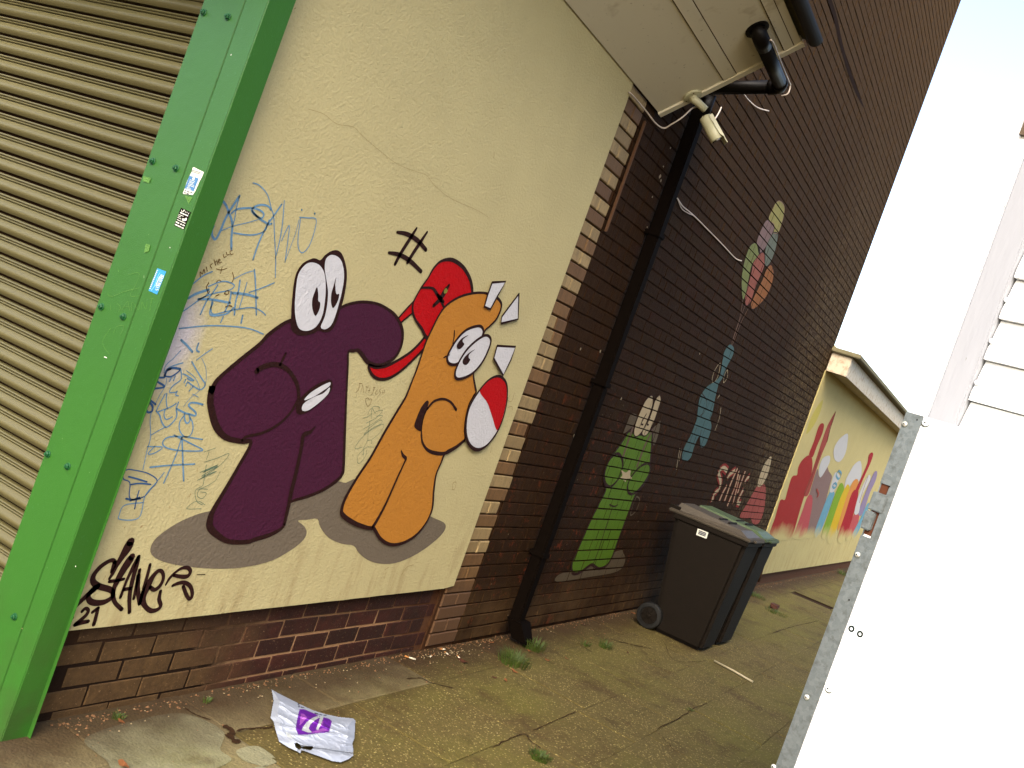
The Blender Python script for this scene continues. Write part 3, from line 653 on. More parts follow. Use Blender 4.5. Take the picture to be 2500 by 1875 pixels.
# ---- black signature
sg = MB(); SS = .00165/6.144*1.05
for pts, wd in [
    ([(1092, 200), (1040, 300), (960, 430), (880, 560), (825, 670), (775, 750)], [90, 100, 70, 50, 40, 30]),
    ([(860, 505), (828, 475), (760, 492), (650, 565), (560, 665), (525, 750), (550, 820), (640, 872), (760, 905), (822, 945), (828, 1000), (790, 1050), (700, 1100), (580, 1115), (490, 1090), (458, 1030), (480, 965), (560, 885)], [40, 42, 45, 48, 50, 55, 60, 60, 60, 50, 45, 50, 55, 60, 58, 50, 50, 60]),
    ([(855, 505), (838, 570), (805, 650)], [45, 50, 30]),
    ([(600, 865), (480, 965), (350, 1085), (210, 1195), (135, 1280), (100, 1350), (140, 1385), (215, 1340)], [60, 55, 50, 75, 85, 70, 45, 40]),
    ([(1110, 425), (1060, 500), (965, 650), (885, 800), (842, 900), (828, 1000), (860, 1110), (960, 1212)], [75, 90, 80, 65, 50, 50, 42, 42]),
    ([(775, 792), (880, 780), (992, 755)], [36, 34, 30]),
    ([(1212, 425), (1150, 545), (1040, 765), (940, 1030)], [40, 50, 34, 34]), ([(1212, 425), (1180, 560), (1120, 780), (1078, 1000), (1076, 1255)], [46, 50, 50, 46, 40]),
    ([(990, 912), (1100, 895)], [38, 38]), ([(1230, 618), (1190, 800), (1140, 1050)], [36, 36, 34]), ([(1210, 700), (1200, 900), (1228, 1125)], [48, 50, 44]),
    ([(1230, 1125), (1290, 900), (1345, 700), (1385, 538)], [40, 42, 40, 34]),
    ([(1390, 880), (1450, 918), (1530, 862), (1582, 755), (1572, 658), (1515, 632), (1430, 715), (1340, 880), (1275, 1040), (1312, 1162), (1400, 1232), (1500, 1212), (1545, 1150), (1520, 1055), (1542, 940)], [42, 46, 46, 40, 40, 44, 60, 85, 75, 50, 50, 46, 44, 46, 40]),
    ([(1620, 842), (1680, 742), (1770, 652), (1860, 595), (1950, 588), (1990, 640), (1955, 708), (1880, 722), (1740, 700)], [22, 34, 30, 36, 42, 44, 48, 46, 34]),
    ([(1722, 855), (1800, 822), (1900, 808), (1985, 862), (2018, 960), (2005, 1035), (1970, 1052), (1930, 990), (1882, 865)], [30, 40, 44, 44, 44, 42, 40, 44, 40]),
    ([(365, 1242), (415, 1195), (458, 1225), (430, 1292), (340, 1375), (262, 1440)], [34, 34, 36, 40, 44, 40]), ([(262, 1440), (350, 1412), (455, 1392)], [44, 44, 40]),
    ([(522, 1252), (602, 1192)], [36, 36]), ([(605, 1192), (572, 1325), (540, 1440)], [38, 40, 40]),
    ([(2090, 692), (2212, 686)], [8, 10])]:
    flatA.stroke(sg, pts, 'S', 1, 0, [q*SS*1.28 for q in wd])
sg.build('painted_signature', [BLACK()], cw)
# ---- marker tags, drawn freehand
TB = paint('faded_blue_marker', 104, 142, 168, var=.25); TD = paint('dark_blue_marker', 58, 92, 132, var=.2); TG = paint('teal_marker', 88, 116, 96, var=.2); TK = paint('brown_pencil', 112, 82, 44)
def strokes(name, mat, items, reg, k, layer=.3):
    b = MB()
    for pts, wd in items: flatA.stroke(b, pts, reg, layer, 0, wd*k)
    b.build(name, [mat], cw)
KU, KT = .0021/6.144, .0021/7.373
strokes('marker_tag', TB, [
    ([('E', 1700, 110), ('E', 1742, 162), (850, 120), (888, 220), (900, 330), (886, 500), (886, 660)], 26), ([('E', 1845, 90), (860, 90), (780, 240), (720, 390), (650, 512), (602, 470), (595, 380), (620, 320)], 26),
    ([('E', 1845, 90), (958, 60), (936, 200), (900, 330)], 13), ([(740, 385), (870, 332), (960, 305), (1120, 268), (1280, 222)], 9), ([(890, 125), (980, 62), (1200, 48), (1320, 84), (1372, 140), (1335, 200), (1235, 145), (1190, 75), (1250, 20), (1350, -2), (1440, 22), (1480, 75)], 20),
    ([(1200, 90), (1300, 200), (1390, 258), (1440, 290), (1490, 280)], 22), ([(1450, 228), (1420, 315), (1390, 385), (1300, 432), (1150, 452), (920, 420)], 15), ([(1210, 820), (1300, 560), (1420, 310), (1520, 165), (1640, -8)], 20),
    ([('A', 1950, 1410), ('A', 2000, 1430), ('A', 2060, 1500), (1485, 50), (1520, 170), (1530, 400), (1550, 800), (1545, 1090)], 12), ([(1545, 800), (1605, 560), (1650, 300), ('F', 295, 125)], 13), ([(1640, 540), (1700, 400), (1756, 310), (1735, 520), (1690, 860)], 12),
    ([(1690, 850), (1780, 610), (1850, 420), (1902, 215)], 8), ([(1910, 185), (2030, 195), (2155, 215), (2130, 400), (2050, 620), (1950, 718), (1890, 640), (1890, 450), (1925, 200)], 12), ([(1940, 72), (1942, 78)], 20), ([(2135, 128), (2137, 134)], 22)], 'U', KU)
strokes('marker_tag', TB, [
    ([(600, 1000), (480, 1052), (350, 1150), (200, 1285), (95, 1450), (68, 1560), (105, 1612), (200, 1570), (380, 1440), (520, 1350), (560, 1300)], 14), ([(240, 1400), (360, 1332), (545, 1270)], 26), ([(390, 1420), (600, 1332), (850, 1280), (930, 1212), (860, 1162), (740, 1148), (540, 1222)], 13),
    ([(390, 1412), (600, 1420), (870, 1470)], 24), ([(680, 1200), (620, 1300), (510, 1450), (420, 1645)], 16), ([(880, 1300), (866, 1420), (790, 1600)], 18), ([(1015, 1130), (990, 1300), (950, 1450), (930, 1650)], 20), ([(1120, 1160), (1080, 1300), (1000, 1560)], 11),
    ([(900, 1320), (1020, 1330), (1150, 1350), (1280, 1392)], 26), ([(1230, 970), (1248, 1200), (1260, 1650)], 18), ([(930, 1110), (1080, 1030), (1230, 985)], 9), ([(1150, 1312), (1300, 1262), (1530, 1168)], 13), ([(600, 1430), (580, 1560), (620, 1640), (800, 1600), (1000, 1560), (1200, 1540), (1330, 1590), (1400, 1655)], 13),
    ([('E', 1380, 1112), ('E', 1600, 1090), ('E', 1800, 1096), ('E', 1930, 1115), ('E', 2030, 1155)], 14), ([('E', 1870, 1010), ('E', 1858, 1070)], 20), ([('E', 1720, 1020), ('E', 1700, 1065)], 14), ([('E', 1640, 910), ('E', 1620, 1005), ('E', 1740, 1000), ('E', 1800, 950)], 18)], 'U', KU)
strokes('pencil_name', TK, [
    ([(420, 1078), (418, 1005), (452, 1035), (472, 965), (490, 1022)], 10), ([(508, 930), (525, 992)], 9), ([(600, 882), (568, 908), (590, 948)], 9), ([(625, 820), (650, 905)], 9), ([(642, 862), (668, 840), (685, 892)], 8), ([(692, 850), (718, 828), (700, 812), (690, 850), (712, 872), (740, 856)], 8),
    ([(765, 740), (775, 785), (810, 772)], 8), ([(810, 710), (825, 752), (856, 738)], 8), ([(900, 680), (865, 700), (878, 742), (912, 735)], 8), ([(660, 958), (730, 975), (822, 950)], 7), ([(748, 930), (722, 1030)], 7),
    ([(545, 1168), (512, 1240), (540, 1330)], 11), ([(900, 1012), (922, 1095), (890, 1165)], 8), ([(660, 1160), (700, 1125), (730, 1150)], 8), ([(780, 1330), (810, 1290), (850, 1290), (830, 1340), (780, 1330)], 10), ([(650, 1368), (700, 1345)], 10), ([(800, 1530), (850, 1510), (890, 1520)], 12)], 'U', KU)
strokes('marker_doodle', TD, [
    ([(1040, 480), (1030, 525), (870, 530), (900, 592), (1040, 690), (860, 728), (705, 768), (670, 825), (740, 900), (880, 1010)], 24), ([(790, 850), (742, 900), (712, 975), (670, 962)], 24), ([(720, 980), (690, 1060), (740, 1150), (812, 1130), (822, 1040), (772, 980)], 26),
    ([(1090, 385), (1200, 355), (1320, 372)], 30), ([(1050, 470), (1080, 400), (1150, 370)], 30), ([(1040, 500), (1150, 510), (1250, 452), (1312, 400)], 20)], 'T', KT, .5)
strokes('marker_doodle', TB, [
    ([(1330, 40), (1200, 180), (1062, 310), (1030, 440)], 11), ([(1370, 262), (1200, 312), (1090, 372), (1040, 470)], 16), ([(1330, 370), (1345, 500), (1320, 580), (1185, 680), (1130, 790), (1240, 790), (1270, 765), (1240, 840), (1290, 855)], 15),
    ([(1160, 530), (1130, 600)], 16), ([(1232, 500), (1200, 580)], 16), ([(1080, 540), (1050, 680), (950, 850), (880, 990)], 9), ([(1050, 820), (930, 1040), (890, 1130)], 15), ([(1080, 810), (1070, 950), (1090, 1090)], 15), ([(930, 1140), (1060, 1092), (1180, 1040), (1250, 990)], 16),
    ([(1290, 970), (1250, 1090), (1262, 1180), (1240, 1265), (1150, 1370), (1060, 1420), (990, 1330), (950, 1200), (890, 1130)], 18), ([(1050, 1100), (1030, 1200), (1070, 1280), (1180, 1232)], 15), ([(1260, 1090), (1400, 1160), (1480, 1182), (1590, 1212), (1595, 1150), (1480, 1040), (1505, 985), (1600, 982), (1730, 1012)], 24),
    ([(1400, 1180), (1402, 1290), (1450, 1350), (1498, 1290), (1480, 1190)], 22), ([(1380, 1222), (1312, 1330), (1312, 1480), (1400, 1588), (1500, 1570), (1550, 1450), (1540, 1330), (1500, 1250)], 16), ([(800, 1160), (780, 1300), (788, 1520), (778, 1659), ('I', 1130, 640), ('I', 1100, 780)], 11), ([(800, 1560), (1000, 1442), (1060, 1420)], 12),
    ([(1530, 240), (1620, 400), (1720, 560), (1770, 640), (1740, 712), (1670, 742), (1560, 682), (1470, 612)], 18), ([(1710, 180), (1780, 350), (1790, 560), (1762, 660)], 7), ([(1610, 215), (1750, 110), (1900, 8)], 13), ([('E', 1395, 1200), ('E', 1440, 1242), ('E', 1482, 1292)], 28), ([('E', 1530, 1225), ('E', 1514, 1275), ('E', 1534, 1292)], 22),
    ([(1370, 460), (1420, 480), (1500, 530), (1570, 580), (1500, 572), (1450, 540)], 17), ([(1420, 560), (1390, 622)], 16), ([(1452, 600), (1420, 680)], 16), ([(1550, 690), (1480, 770)], 16), ([(1430, 400), (1560, 500), (1640, 620), (1670, 742)], 9), ([(1670, 762), (1500, 900), (1380, 1050)], 7), ([(1540, 820), (1650, 880)], 9),
    ([('I', 1560, 545), ('I', 1400, 522), ('I', 1290, 530), ('I', 1252, 575), ('I', 1290, 612), ('I', 1400, 632), ('I', 1562, 630), ('I', 1480, 582), ('I', 1340, 512)], 18), ([('I', 1400, 530), ('I', 1350, 680), ('I', 1260, 882)], 18), ([('I', 1402, 530), ('I', 1408, 700), ('I', 1415, 865)], 22), ([('I', 1155, 760), ('I', 1300, 745), ('I', 1500, 735)], 20),
    ([('I', 1135, 600), ('I', 1250, 605), ('I', 1190, 650), ('I', 1140, 655), ('I', 1190, 600)], 14), ([('I', 1265, 800), ('I', 1200, 880), ('I', 1140, 945), ('I', 1110, 1000), ('I', 1068, 1150), ('I', 925, 1162), ('I', 920, 1120), ('I', 960, 1052), ('I', 1100, 1032)], 13)], 'T', KT)
strokes('marker_doodle', TD, [
    ([(990, 775), (950, 795), (950, 850), (1000, 880), (1000, 1000), (1100, 990), (1160, 930), (1210, 862), (1150, 812), (1080, 790), (990, 775)], 8), ([(990, 832), (1060, 850), (1130, 872)], 12), ([(1010, 892), (1060, 885), (1100, 885), (1160, 892)], 12), ([(970, 1002), (1020, 1010), (1080, 1000)], 14), ([(1070, 940), (1050, 1010), (1036, 1080)], 10), ([(1000, 1020), (1075, 990)], 9)], 'I', .00155/3.16, .5)
strokes('marker_doodle', TG, [
    ([(1570, 642), (1660, 612)], 4), ([(1612, 640), (1590, 700)], 4), ([(1575, 720), (1665, 692), (1765, 655), (1700, 740), (1540, 852)], 4), ([(1540, 800), (1680, 740), (1560, 800), (1680, 752), (1550, 830), (1670, 790), (1520, 860)], 5), ([(1590, 740), (1575, 830), (1560, 900), (1505, 940), (1515, 1020), (1560, 1050)], 4),
    ([(1695, 795), (1660, 860), (1600, 900), (1520, 935)], 3.5), ([(1600, 930), (1540, 930), (1520, 980), (1560, 1000), (1590, 960), (1545, 950)], 4), ([(1580, 1050), (1520, 1020), (1450, 1060), (1448, 1082), (1552, 1078)], 3.5)], 'I', .00155/3.16)
strokes('pencil_name', TK, [
    ([(120, 115), (172, 120)], 9), ([(130, 118), (112, 230), (62, 284)], 9), ([(190, 135), (152, 280)], 6), ([(190, 135), (200, 285)], 6), ([(250, 170), (268, 202), (290, 160)], 7), ([(268, 202), (240, 300)], 6), ([(322, 200), (298, 292)], 8), ([(285, 252), (330, 240)], 7), ([(380, 188), (422, 192)], 8), ([(402, 190), (372, 298), (340, 318)], 9),
    ([(462, 232), (425, 280), (430, 320), (468, 308)], 8), ([(522, 222), (492, 250), (520, 292), (480, 342)], 8), ([(560, 242), (545, 330)], 6), ([(592, 236), (575, 330)], 6), ([(545, 292), (590, 282)], 6), ([(300, 412), (285, 385), (250, 400), (242, 450), (285, 542), (345, 450), (345, 405), (300, 412)], 8)], 'V', .00155/7.54*1.1)
strokes('marker_doodle', TG, [
    ([(190, 757), (270, 735), (345, 690)], 8), ([(275, 700), (320, 605), (400, 540), (492, 552), (502, 600)], 8), ([(250, 852), (420, 762), (530, 655), (545, 608), (430, 640), (415, 670), (360, 580), (342, 770)], 9), ([(190, 962), (350, 872), (530, 745), (545, 708), (440, 722)], 8), ([(210, 1062), (380, 932), (522, 862), (545, 810), (490, 802), (320, 932), (210, 1050)], 8),
    ([(180, 1290), (62, 1322), (60, 1270), (180, 1110), (330, 982), (540, 872), (572, 922), (482, 1050), (360, 1150)], 8), ([(320, 830), (292, 1000), (272, 1180), (190, 1332), (270, 1290), (392, 1292)], 8), ([(270, 1172), (350, 1162), (350, 1232)], 8), ([(200, 1342), (105, 1440), (88, 1560), (140, 1582), (250, 1440), (258, 1350)], 8), ([(212, 1340), (190, 1440), (210, 1400)], 8)], 'V', .00155/7.54*1.1)
# small scratches and chips in the render
sc = MB()
for pts in ([('J', 1590, 930), ('J', 1600, 880), ('J', 1622, 880), ('J', 1608, 930), ('J', 1590, 930)], [('J', 1898, 602), ('J', 1885, 650)], [('J', 2040, 200), ('J', 2020, 240), ('J', 2050, 250), ('J', 2070, 190)], [('J', 2020, 300), ('J', 2050, 290), ('J', 2055, 320)], [('B', 1915, 1175), ('B', 1912, 1220)], [('B', 370, 70), ('B', 385, 60)], [('N', 1080, 150), ('N', 1065, 200)], [('N', 1070, 130), ('N', 1100, 110)], [('N', 1200, 170), ('N', 1240, 110), ('N', 1290, 90)]):
    flatA.stroke(sc, pts, None, .1, 0, .0022)
flatA.stroke(sc, [('B', 480, 840), ('B', 600, 880), ('B', 700, 955), ('B', 830, 980), ('B', 900, 1050), ('B', 1060, 1185), ('B', 1160, 1260), ('B', 1260, 1305), ('B', 1390, 1350), ('B', 1450, 1425), ('B', 1580, 1530), ('B', 1780, 1620), ('F', 1880, 260)], None, .1, 0, .0009)
sc.build('hairline_crack', [paint('crack_shadow', 140, 120, 76)], cw)
# ------------------------------------------------------------------ bricks
def brick_mesh(L, H, D, seed, taper=.0035, name='brick'):
    rr = random.Random(seed); j = lambda a=.0015: rr.uniform(-a, a)
    f = [(taper+j(), j(.0008), taper+j()), (L-taper+j(), j(.0008), taper+j()), (L-taper+j(), j(.0008), H-taper+j()), (taper+j(), j(.0008), H-taper+j())]
    e = [(0, .005, 0), (L, .005, 0), (L, .005, H), (0, .005, H)]; b = [(0, D, 0), (L, D, 0), (L, D, H), (0, D, H)]
    me = bpy.data.meshes.new(name)
    fs = [(0, 1, 2, 3)]
    for o in (0, 4):
        for i in range(4): k = (i+1) % 4; fs.append((o+i, o+4+i, o+4+k, o+k))
    me.from_pydata(f+e+b, [], fs); me.update(); return me
def with_mat(me, m):
    me = me.copy(); me.materials.append(m); return me
JT = .0075
# low brick plinth under the render
pl = empty('brick_plinth', (3.4, 2.47, 0), 'low dark red brick plinth under the cream wall, muddy at its left end', 'wall')
MB().box((2.21, 2.4345, -.06), (4.63, 2.6, .38)).build('mortar', M['plinth_mortar'], pl)
PM = {}
for L in (.2245, .108):
    PM[L] = [with_mat(brick_mesh(L-.0, .0725, .02, s, .003), M['plinth']) for s in range(3)]
for r in range(-1, 4):
    z0 = .034+.080*r; off = .0 if r % 2 == 0 else .1165
    x = 1.90+off+(.0 if r % 2 == 0 else 0)
    x = 2.085 - (.0 if r % 2 else .1165) + .0
    while x < 4.60:
        a = max(x, 2.13); L = .2245
        if x+L > 4.63: L = .108
        if a == x:
            tt = (x-2.194)/2.476
            if z0+.0725 < .36:
                place('brick', random.choice(PM[L]), pl, (x+random.uniform(-.002, .002), 2.4315+random.uniform(-.002, .0012), z0+random.uniform(-.003, .003)))
        x += .2335
# strip of tan glazed bricks at the wall's right end
PITCH, ZO = .0765, .02
qz = empty('brick_pier', (4.8, 2.43, 0), 'narrow upright strip of tan bricks between the cream wall and the dark wall', 'wall')
MB().box((4.60, 2.4235, -.03), (4.925, 2.6, 3.5)).build('mortar', M['mortar_tan'], qz)
QM = {}
rnd = random.Random(11)
pattern = ['2t', '1b', '1a', '2c', '2a', '1c', '2a', '1b', '2a', '1c', '2a', '1c', '2a', '2b', '2a', '1c', '2a', '1b', '1a', '2c']
for k in range(0, 44):
    z0 = ZO+PITCH*k; p = pattern[(43-k) % len(pattern)]
    if k < 24: p = rnd.choice(['2a', '1a', '2b', '1b', '2a', '1c'])
    if k < 5: p = '2c' if k % 2 else '1c'
    x0 = 4.668 if z0 > .36 else 4.628
    x1 = 4.915+rnd.uniform(-.012, .012) - (.03 if rnd.random() < .15 else 0)
    cols = {'a': 'tan_a', 'b': 'tan_b', 'c': 'tan_c', 't': 'tan_b'}
    segs = [(x0, x1)] if p[0] == '1' else [(x0, (x0+x1)/2-.004+rnd.uniform(-.015, .015)), ((x0+x1)/2+.004, x1)]
    if p[0] == '2': segs[1] = (segs[0][1]+.007, x1)
    for (a, b) in segs:
        mt = cols[p[1]]
        if rnd.random() < .18: mt = rnd.choice(['tan_b', 'tan_a', 'tan_c'])
        if k < 4: mt = 'tan_c'
        me = with_mat(brick_mesh(b-a, PITCH-.0085, .03, k, .0045), M[mt])
        place('brick', me, qz, (a, 2.413+rnd.uniform(-.0015, .0015), z0+.004))
# tall dark painted brick wall
DY = 2.415; X0, X1, ZT = 4.925, 11.79, 9.0
dw = empty('dark_brick_wall', (8.3, 2.6, 0), 'tall dark brown painted brick wall with small cartoon figures and balloons', 'wall')
MB().box((X0, DY+.0045, -.03), (X1, 9.0, ZT)).build('mortar', M['joint_paint'], dw)
DM = {}
def dmesh(L, v):
    key = (round(L, 3), v)
    if key not in DM: DM[key] = with_mat(brick_mesh(L, PITCH-JT, .012, v, .0022), M['dbrick'])
    return DM[key]
field_v, field_f, field_t = [], [], []
rects = []; count = 0
rb_ = random.Random(5)
for k in range(0, int((ZT-.1)/PITCH)):
    z0 = ZO+PITCH*k + JT/2; z1 = z0+PITCH-JT; zb0 = z0
    header = (k % 4 == 3); jx = rb_.uniform(-.03, .03)
    L = .108 if header else .224; st = L+.0038
    x = X0 - (st*.5 if k % 2 else .04) + jx
    while x < X1:
        a, b = max(x, X0), min(x+L+rb_.uniform(-.005, .004), X1)
        if b-a > .03:
            yj = DY + rb_.uniform(-.0010, .0012); zw = .0035*mnoise.noise(Vector((a*.9, k*.35, 0)))+.0012*mnoise.noise(Vector((a*5, k*2., 3))); z0 = zb0+zw; z1 = z0+PITCH-JT
            if z0 > -0 and k < 42 and a < 6.62 and count < 300:
                o = place('brick', dmesh(round(b-a, 3), rb_.randrange(3)), dw, (a, yj, z0)); count += 1
            else:
                n0 = len(field_v); t_ = .002
                jj = [rb_.uniform(-.0012, .0012) for _ in range(8)]
                field_v += [(a+t_+jj[0], yj, z0+t_+jj[1]), (b-t_+jj[2], yj, z0+t_+jj[3]), (b-t_+jj[4], yj, z1-t_+jj[5]), (a+t_+jj[6], yj, z1-t_+jj[7]),
                            (a, yj+.012, z0), (b, yj+.012, z0), (b, yj+.012, z1), (a, yj+.012, z1)]
                field_f += [(n0, n0+1, n0+2, n0+3)] + [(n0+i, n0+4+i, n0+4+(i+1) % 4, n0+(i+1) % 4) for i in range(4)]
                field_t += [rb_.random()]*8
            rects.append((a, z0, b, z1))
        x += st
me = bpy.data.meshes.new('brick_field'); me.from_pydata(field_v, [], field_f); me.materials.append(M['dbrick_s'])
at = me.attributes.new('tint', 'FLOAT', 'POINT'); at.data.foreach_set('value', field_t); me.update()
tag(place('brick_field', me, dw, (0, 0, 0)), kind='stuff')
# corner return bricks (end of the wall) are covered by the far building below 3 m; above, a rounded rendered arris
ar = MB(); ar.tube([(X1-.006, DY+.012, 2.8), (X1-.006, DY+.012, ZT)], .016, 8); ar.build('corner_arris', M['mortar_tan'], dw)
# paint clipped to the brick faces, so the joints stay open in the pictures
def clip(poly, x0, z0, x1, z1):
    def cut(P_, f, g):
        out = []
        for i in range(len(P_)):
            a, b = P_[i-1], P_[i]
            ia, ib = f(a), f(b)
            if ib:
                if not ia: out.append(g(a, b))
                out.append(b)
            elif ia: out.append(g(a, b))
        return out
    def gx(X): return lambda a, b: (X, a[1]+(b[1]-a[1])*(X-a[0])/(b[0]-a[0]))
    def gz(Z): return lambda a, b: (a[0]+(b[0]-a[0])*(Z-a[1])/(b[1]-a[1]), Z)
    for f, g in ((lambda p: p[0] >= x0, gx(x0)), (lambda p: p[0] <= x1, gx(x1)), (lambda p: p[1] >= z0, gz(z0)), (lambda p: p[1] <= z1, gz(z1))):
        poly = cut(poly, f, g)
        if len(poly) < 3: return []
    return poly
class BrickPaint:
    def __init__(s, name, mats): s.name, s.mats, s.mb = name, mats, MB()
    def poly(s, p, layer, mi):
        bx0, bx1 = min(q[0] for q in p), max(q[0] for q in p); bz0, bz1 = min(q[1] for q in p), max(q[1] for q in p)
        tr = tessellate_polygon([[Vector((a, b, 0)) for a, b in p]])
        y = DY-.0022-.0007*layer
        for (a, z0, b, z1) in rects:
            if b < bx0 or a > bx1 or z1 < bz0 or z0 > bz1: continue
            h1, h2, h3, h4 = [.0015*mnoise.noise(Vector((a*7+i, z0*9, 1))) for i in range(4)]
            for t in tr:
                tri = [p[i] for i in t]
                c_ = clip(tri, a+.0015+h1, z0+.001+h2, b-.0015+h3, z1-.001+h4)
                if len(c_) < 3: continue
                ar_ = sum(c_[i-1][0]*c_[i][1]-c_[i][0]*c_[i-1][1] for i in range(len(c_)))
                if abs(ar_) < 1e-8: continue
                if ar_ < 0: c_ = c_[::-1]
                s.mb.add([(q[0], y, q[1]) for q in c_], [tuple(range(len(c_)))], mi)
    def fill(s, pts, reg, layer, mi, n=4):
        s.poly(crom([(q.x, q.z) for q in conv(pts, reg, lambda u: on_y(u, DY))], True, n), layer, mi)
    def stroke(s, pts, reg, layer, mi, wd, closed=False, n=4):
        p = [(q.x, q.z) for q in conv(pts, reg, lambda u: on_y(u, DY))]
        ws = wd if isinstance(wd, list) else [wd]*len(p)
        q3 = crom([(a, b, c) for (a, b), c in zip(p, ws)], closed, n) if len(p) > 2 else [(a, b, c) for (a, b), c in zip(p, ws)]
        L = len(q3); m = L if closed else L-1
        for i in range(m):
            a, b = q3[i], q3[(i+1) % L]; d = Vector((b[0]-a[0], b[1]-a[1]))
            if d.length < 1e-6: continue
            d.normalize(); nx, nz = -d.y, d.x
            s.poly([(a[0]+nx*a[2]/2, a[1]+nz*a[2]/2), (a[0]-nx*a[2]/2, a[1]-nz*a[2]/2), (b[0]-nx*b[2]/2, b[1]-nz*b[2]/2), (b[0]+nx*b[2]/2, b[1]+nz*b[2]/2)], layer, mi)
    def done(s): return s.mb.build(s.name, s.mats, dw)
DK = BLACK()
g = BrickPaint('painted_green_figure', [paint('lime_paint', 78, 108, 24, var=.2), DK, paint('off_white_paint', 168, 152, 120, var=.1), paint('grey_brick_paint', 84, 72, 54, var=.2), paint('strap_paint', 92, 72, 60)])
g.fill([(760, 350), (805, 362), (775, 440), (700, 500), (728, 420)], 'K', 0, 3); g.fill([(985, 402), (960, 430), (925, 470), (932, 590), (968, 510)], 'K', 0, 3)
g.fill([(655, 1405), (698, 1420), (712, 1485), (650, 1565), (400, 1612), (185, 1642), (200, 1590), (320, 1545)], 'K', 0, 3)
gb = [(745, 478), (800, 500), (880, 500), (920, 462), (918, 560), (905, 740), (900, 800), (860, 890), (795, 965), (745, 1090), (700, 1210), (650, 1345), (612, 1450), (570, 1515), (510, 1542), (465, 1515), (440, 1515), (360, 1572), (308, 1575), (302, 1500), (365, 1350), (440, 1180), (510, 1040), (562, 930), (548, 850), (562, 760), (612, 670), (690, 560)]
g.fill(gb, 'K', 1, 0); g.stroke(gb, 'K', 2, 1, .024, True)
for a in ([(775, 440), (730, 570), (690, 690)], [(925, 465), (860, 600), (800, 760)]): g.stroke(a, 'K', 3, 4, .035)
for a in ([(640, 655), (590, 700), (560, 770), (548, 830), (562, 890), (598, 908), (650, 860), (682, 790), (692, 720), (672, 668)], [(888, 728), (840, 745), (790, 790), (748, 850), (728, 910), (742, 958), (782, 960), (840, 900), (890, 820), (905, 760)]):
    g.fill(a, 'K', 3, 0); g.stroke(a, 'K', 4, 1, .022, True)
for a in ([(915, 203), (872, 240), (832, 320), (792, 420), (778, 500), (798, 522), (840, 482), (888, 380), (918, 290), (926, 230)], [(975, 202), (940, 250), (914, 340), (872, 430), (842, 490), (852, 518), (884, 500), (930, 410), (968, 300), (986, 236)]):
    g.fill(a, 'K', 3, 2); g.stroke(a, 'K', 4, 1, .009, True)
g.stroke([(875, 345), (835, 420), (850, 430)], 'K', 4, 1, .014); g.stroke([(905, 372), (880, 425), (892, 432)], 'K', 4, 1, .014)
g.fill([(680, 780), (715, 800), (752, 772), (748, 820), (762, 845), (720, 848), (712, 872), (690, 852), (664, 852), (688, 820)], 'K', 5, 2)
g.stroke([(612, 1070), (560, 1230), (505, 1400), (465, 1505)], 'K', 3, 1, .012); g.stroke([(590, 1045), (625, 1062), (655, 1048)], 'K', 3, 1, .012)
g.stroke([(800, 985), (825, 1010), (800, 1090), (755, 1130), (770, 1060), (800, 985)], 'K', 0, 3, .012)
g.done()
b_ = BrickPaint('painted_blue_figure', [paint('dull_blue_paint', 64, 90, 90, var=.15), DK, paint('off_white_paint', 168, 152, 120, var=.1)])
bb = [('G', 1518, 1236), ('G', 1550, 1262), ('G', 1542, 1320), ('G', 1500, 1400), ('G', 1470, 1480), ('G', 1432, 1540), ('K', 1428, 140), ('K', 1410, 210), ('K', 1388, 330), ('K', 1368, 390), ('K', 1378, 450), ('K', 1340, 572), ('K', 1298, 606), ('K', 1286, 520), ('K', 1245, 600), ('K', 1220, 682), ('K', 1182, 712), ('K', 1150, 690), ('K', 1172, 600), ('K', 1225, 500), ('K', 1262, 390), ('K', 1272, 330), ('K', 1290, 220), ('K', 1335, 150), ('G', 1365, 1545), ('G', 1405, 1520), ('G', 1442, 1480), ('G', 1458, 1400), ('G', 1475, 1300)]
b_.fill(bb, None, 1, 0); b_.stroke([('K', 1305, 190), ('K', 1342, 250), ('K', 1325, 330), ('K', 1290, 362)], None, 2, 1, .008); b_.stroke([('K', 1300, 470), ('K', 1278, 590)], None, 2, 1, .009)
for a in ([('G', 1446, 1378), ('G', 1402, 1440), ('G', 1384, 1510), ('G', 1402, 1526), ('G', 1432, 1470)], [('G', 1502, 1432), ('G', 1480, 1470), ('G', 1472, 1530), ('G', 1500, 1490)]): b_.stroke(a, None, 0, 2, .008, True)
for a in ([(1440, 205), (1425, 230)], [(1452, 300), (1440, 380), (1405, 480)], [(1135, 612), (1108, 780)], [(1148, 620), (1130, 712)]): b_.stroke(a, 'K', 0, 2, .008)
b_.done()
bl = BrickPaint('painted_balloons', [paint('yellow_green_balloon', 132, 126, 72, var=.25), paint('mauve_balloon', 114, 92, 88, var=.2), paint('grey_blue_balloon', 92, 98, 84, var=.2), paint('green_balloon', 104, 110, 62, var=.2), paint('pink_balloon', 130, 74, 60, var=.2), paint('orange_balloon', 128, 80, 38, var=.2), paint('string_paint', 130, 100, 84), DK])
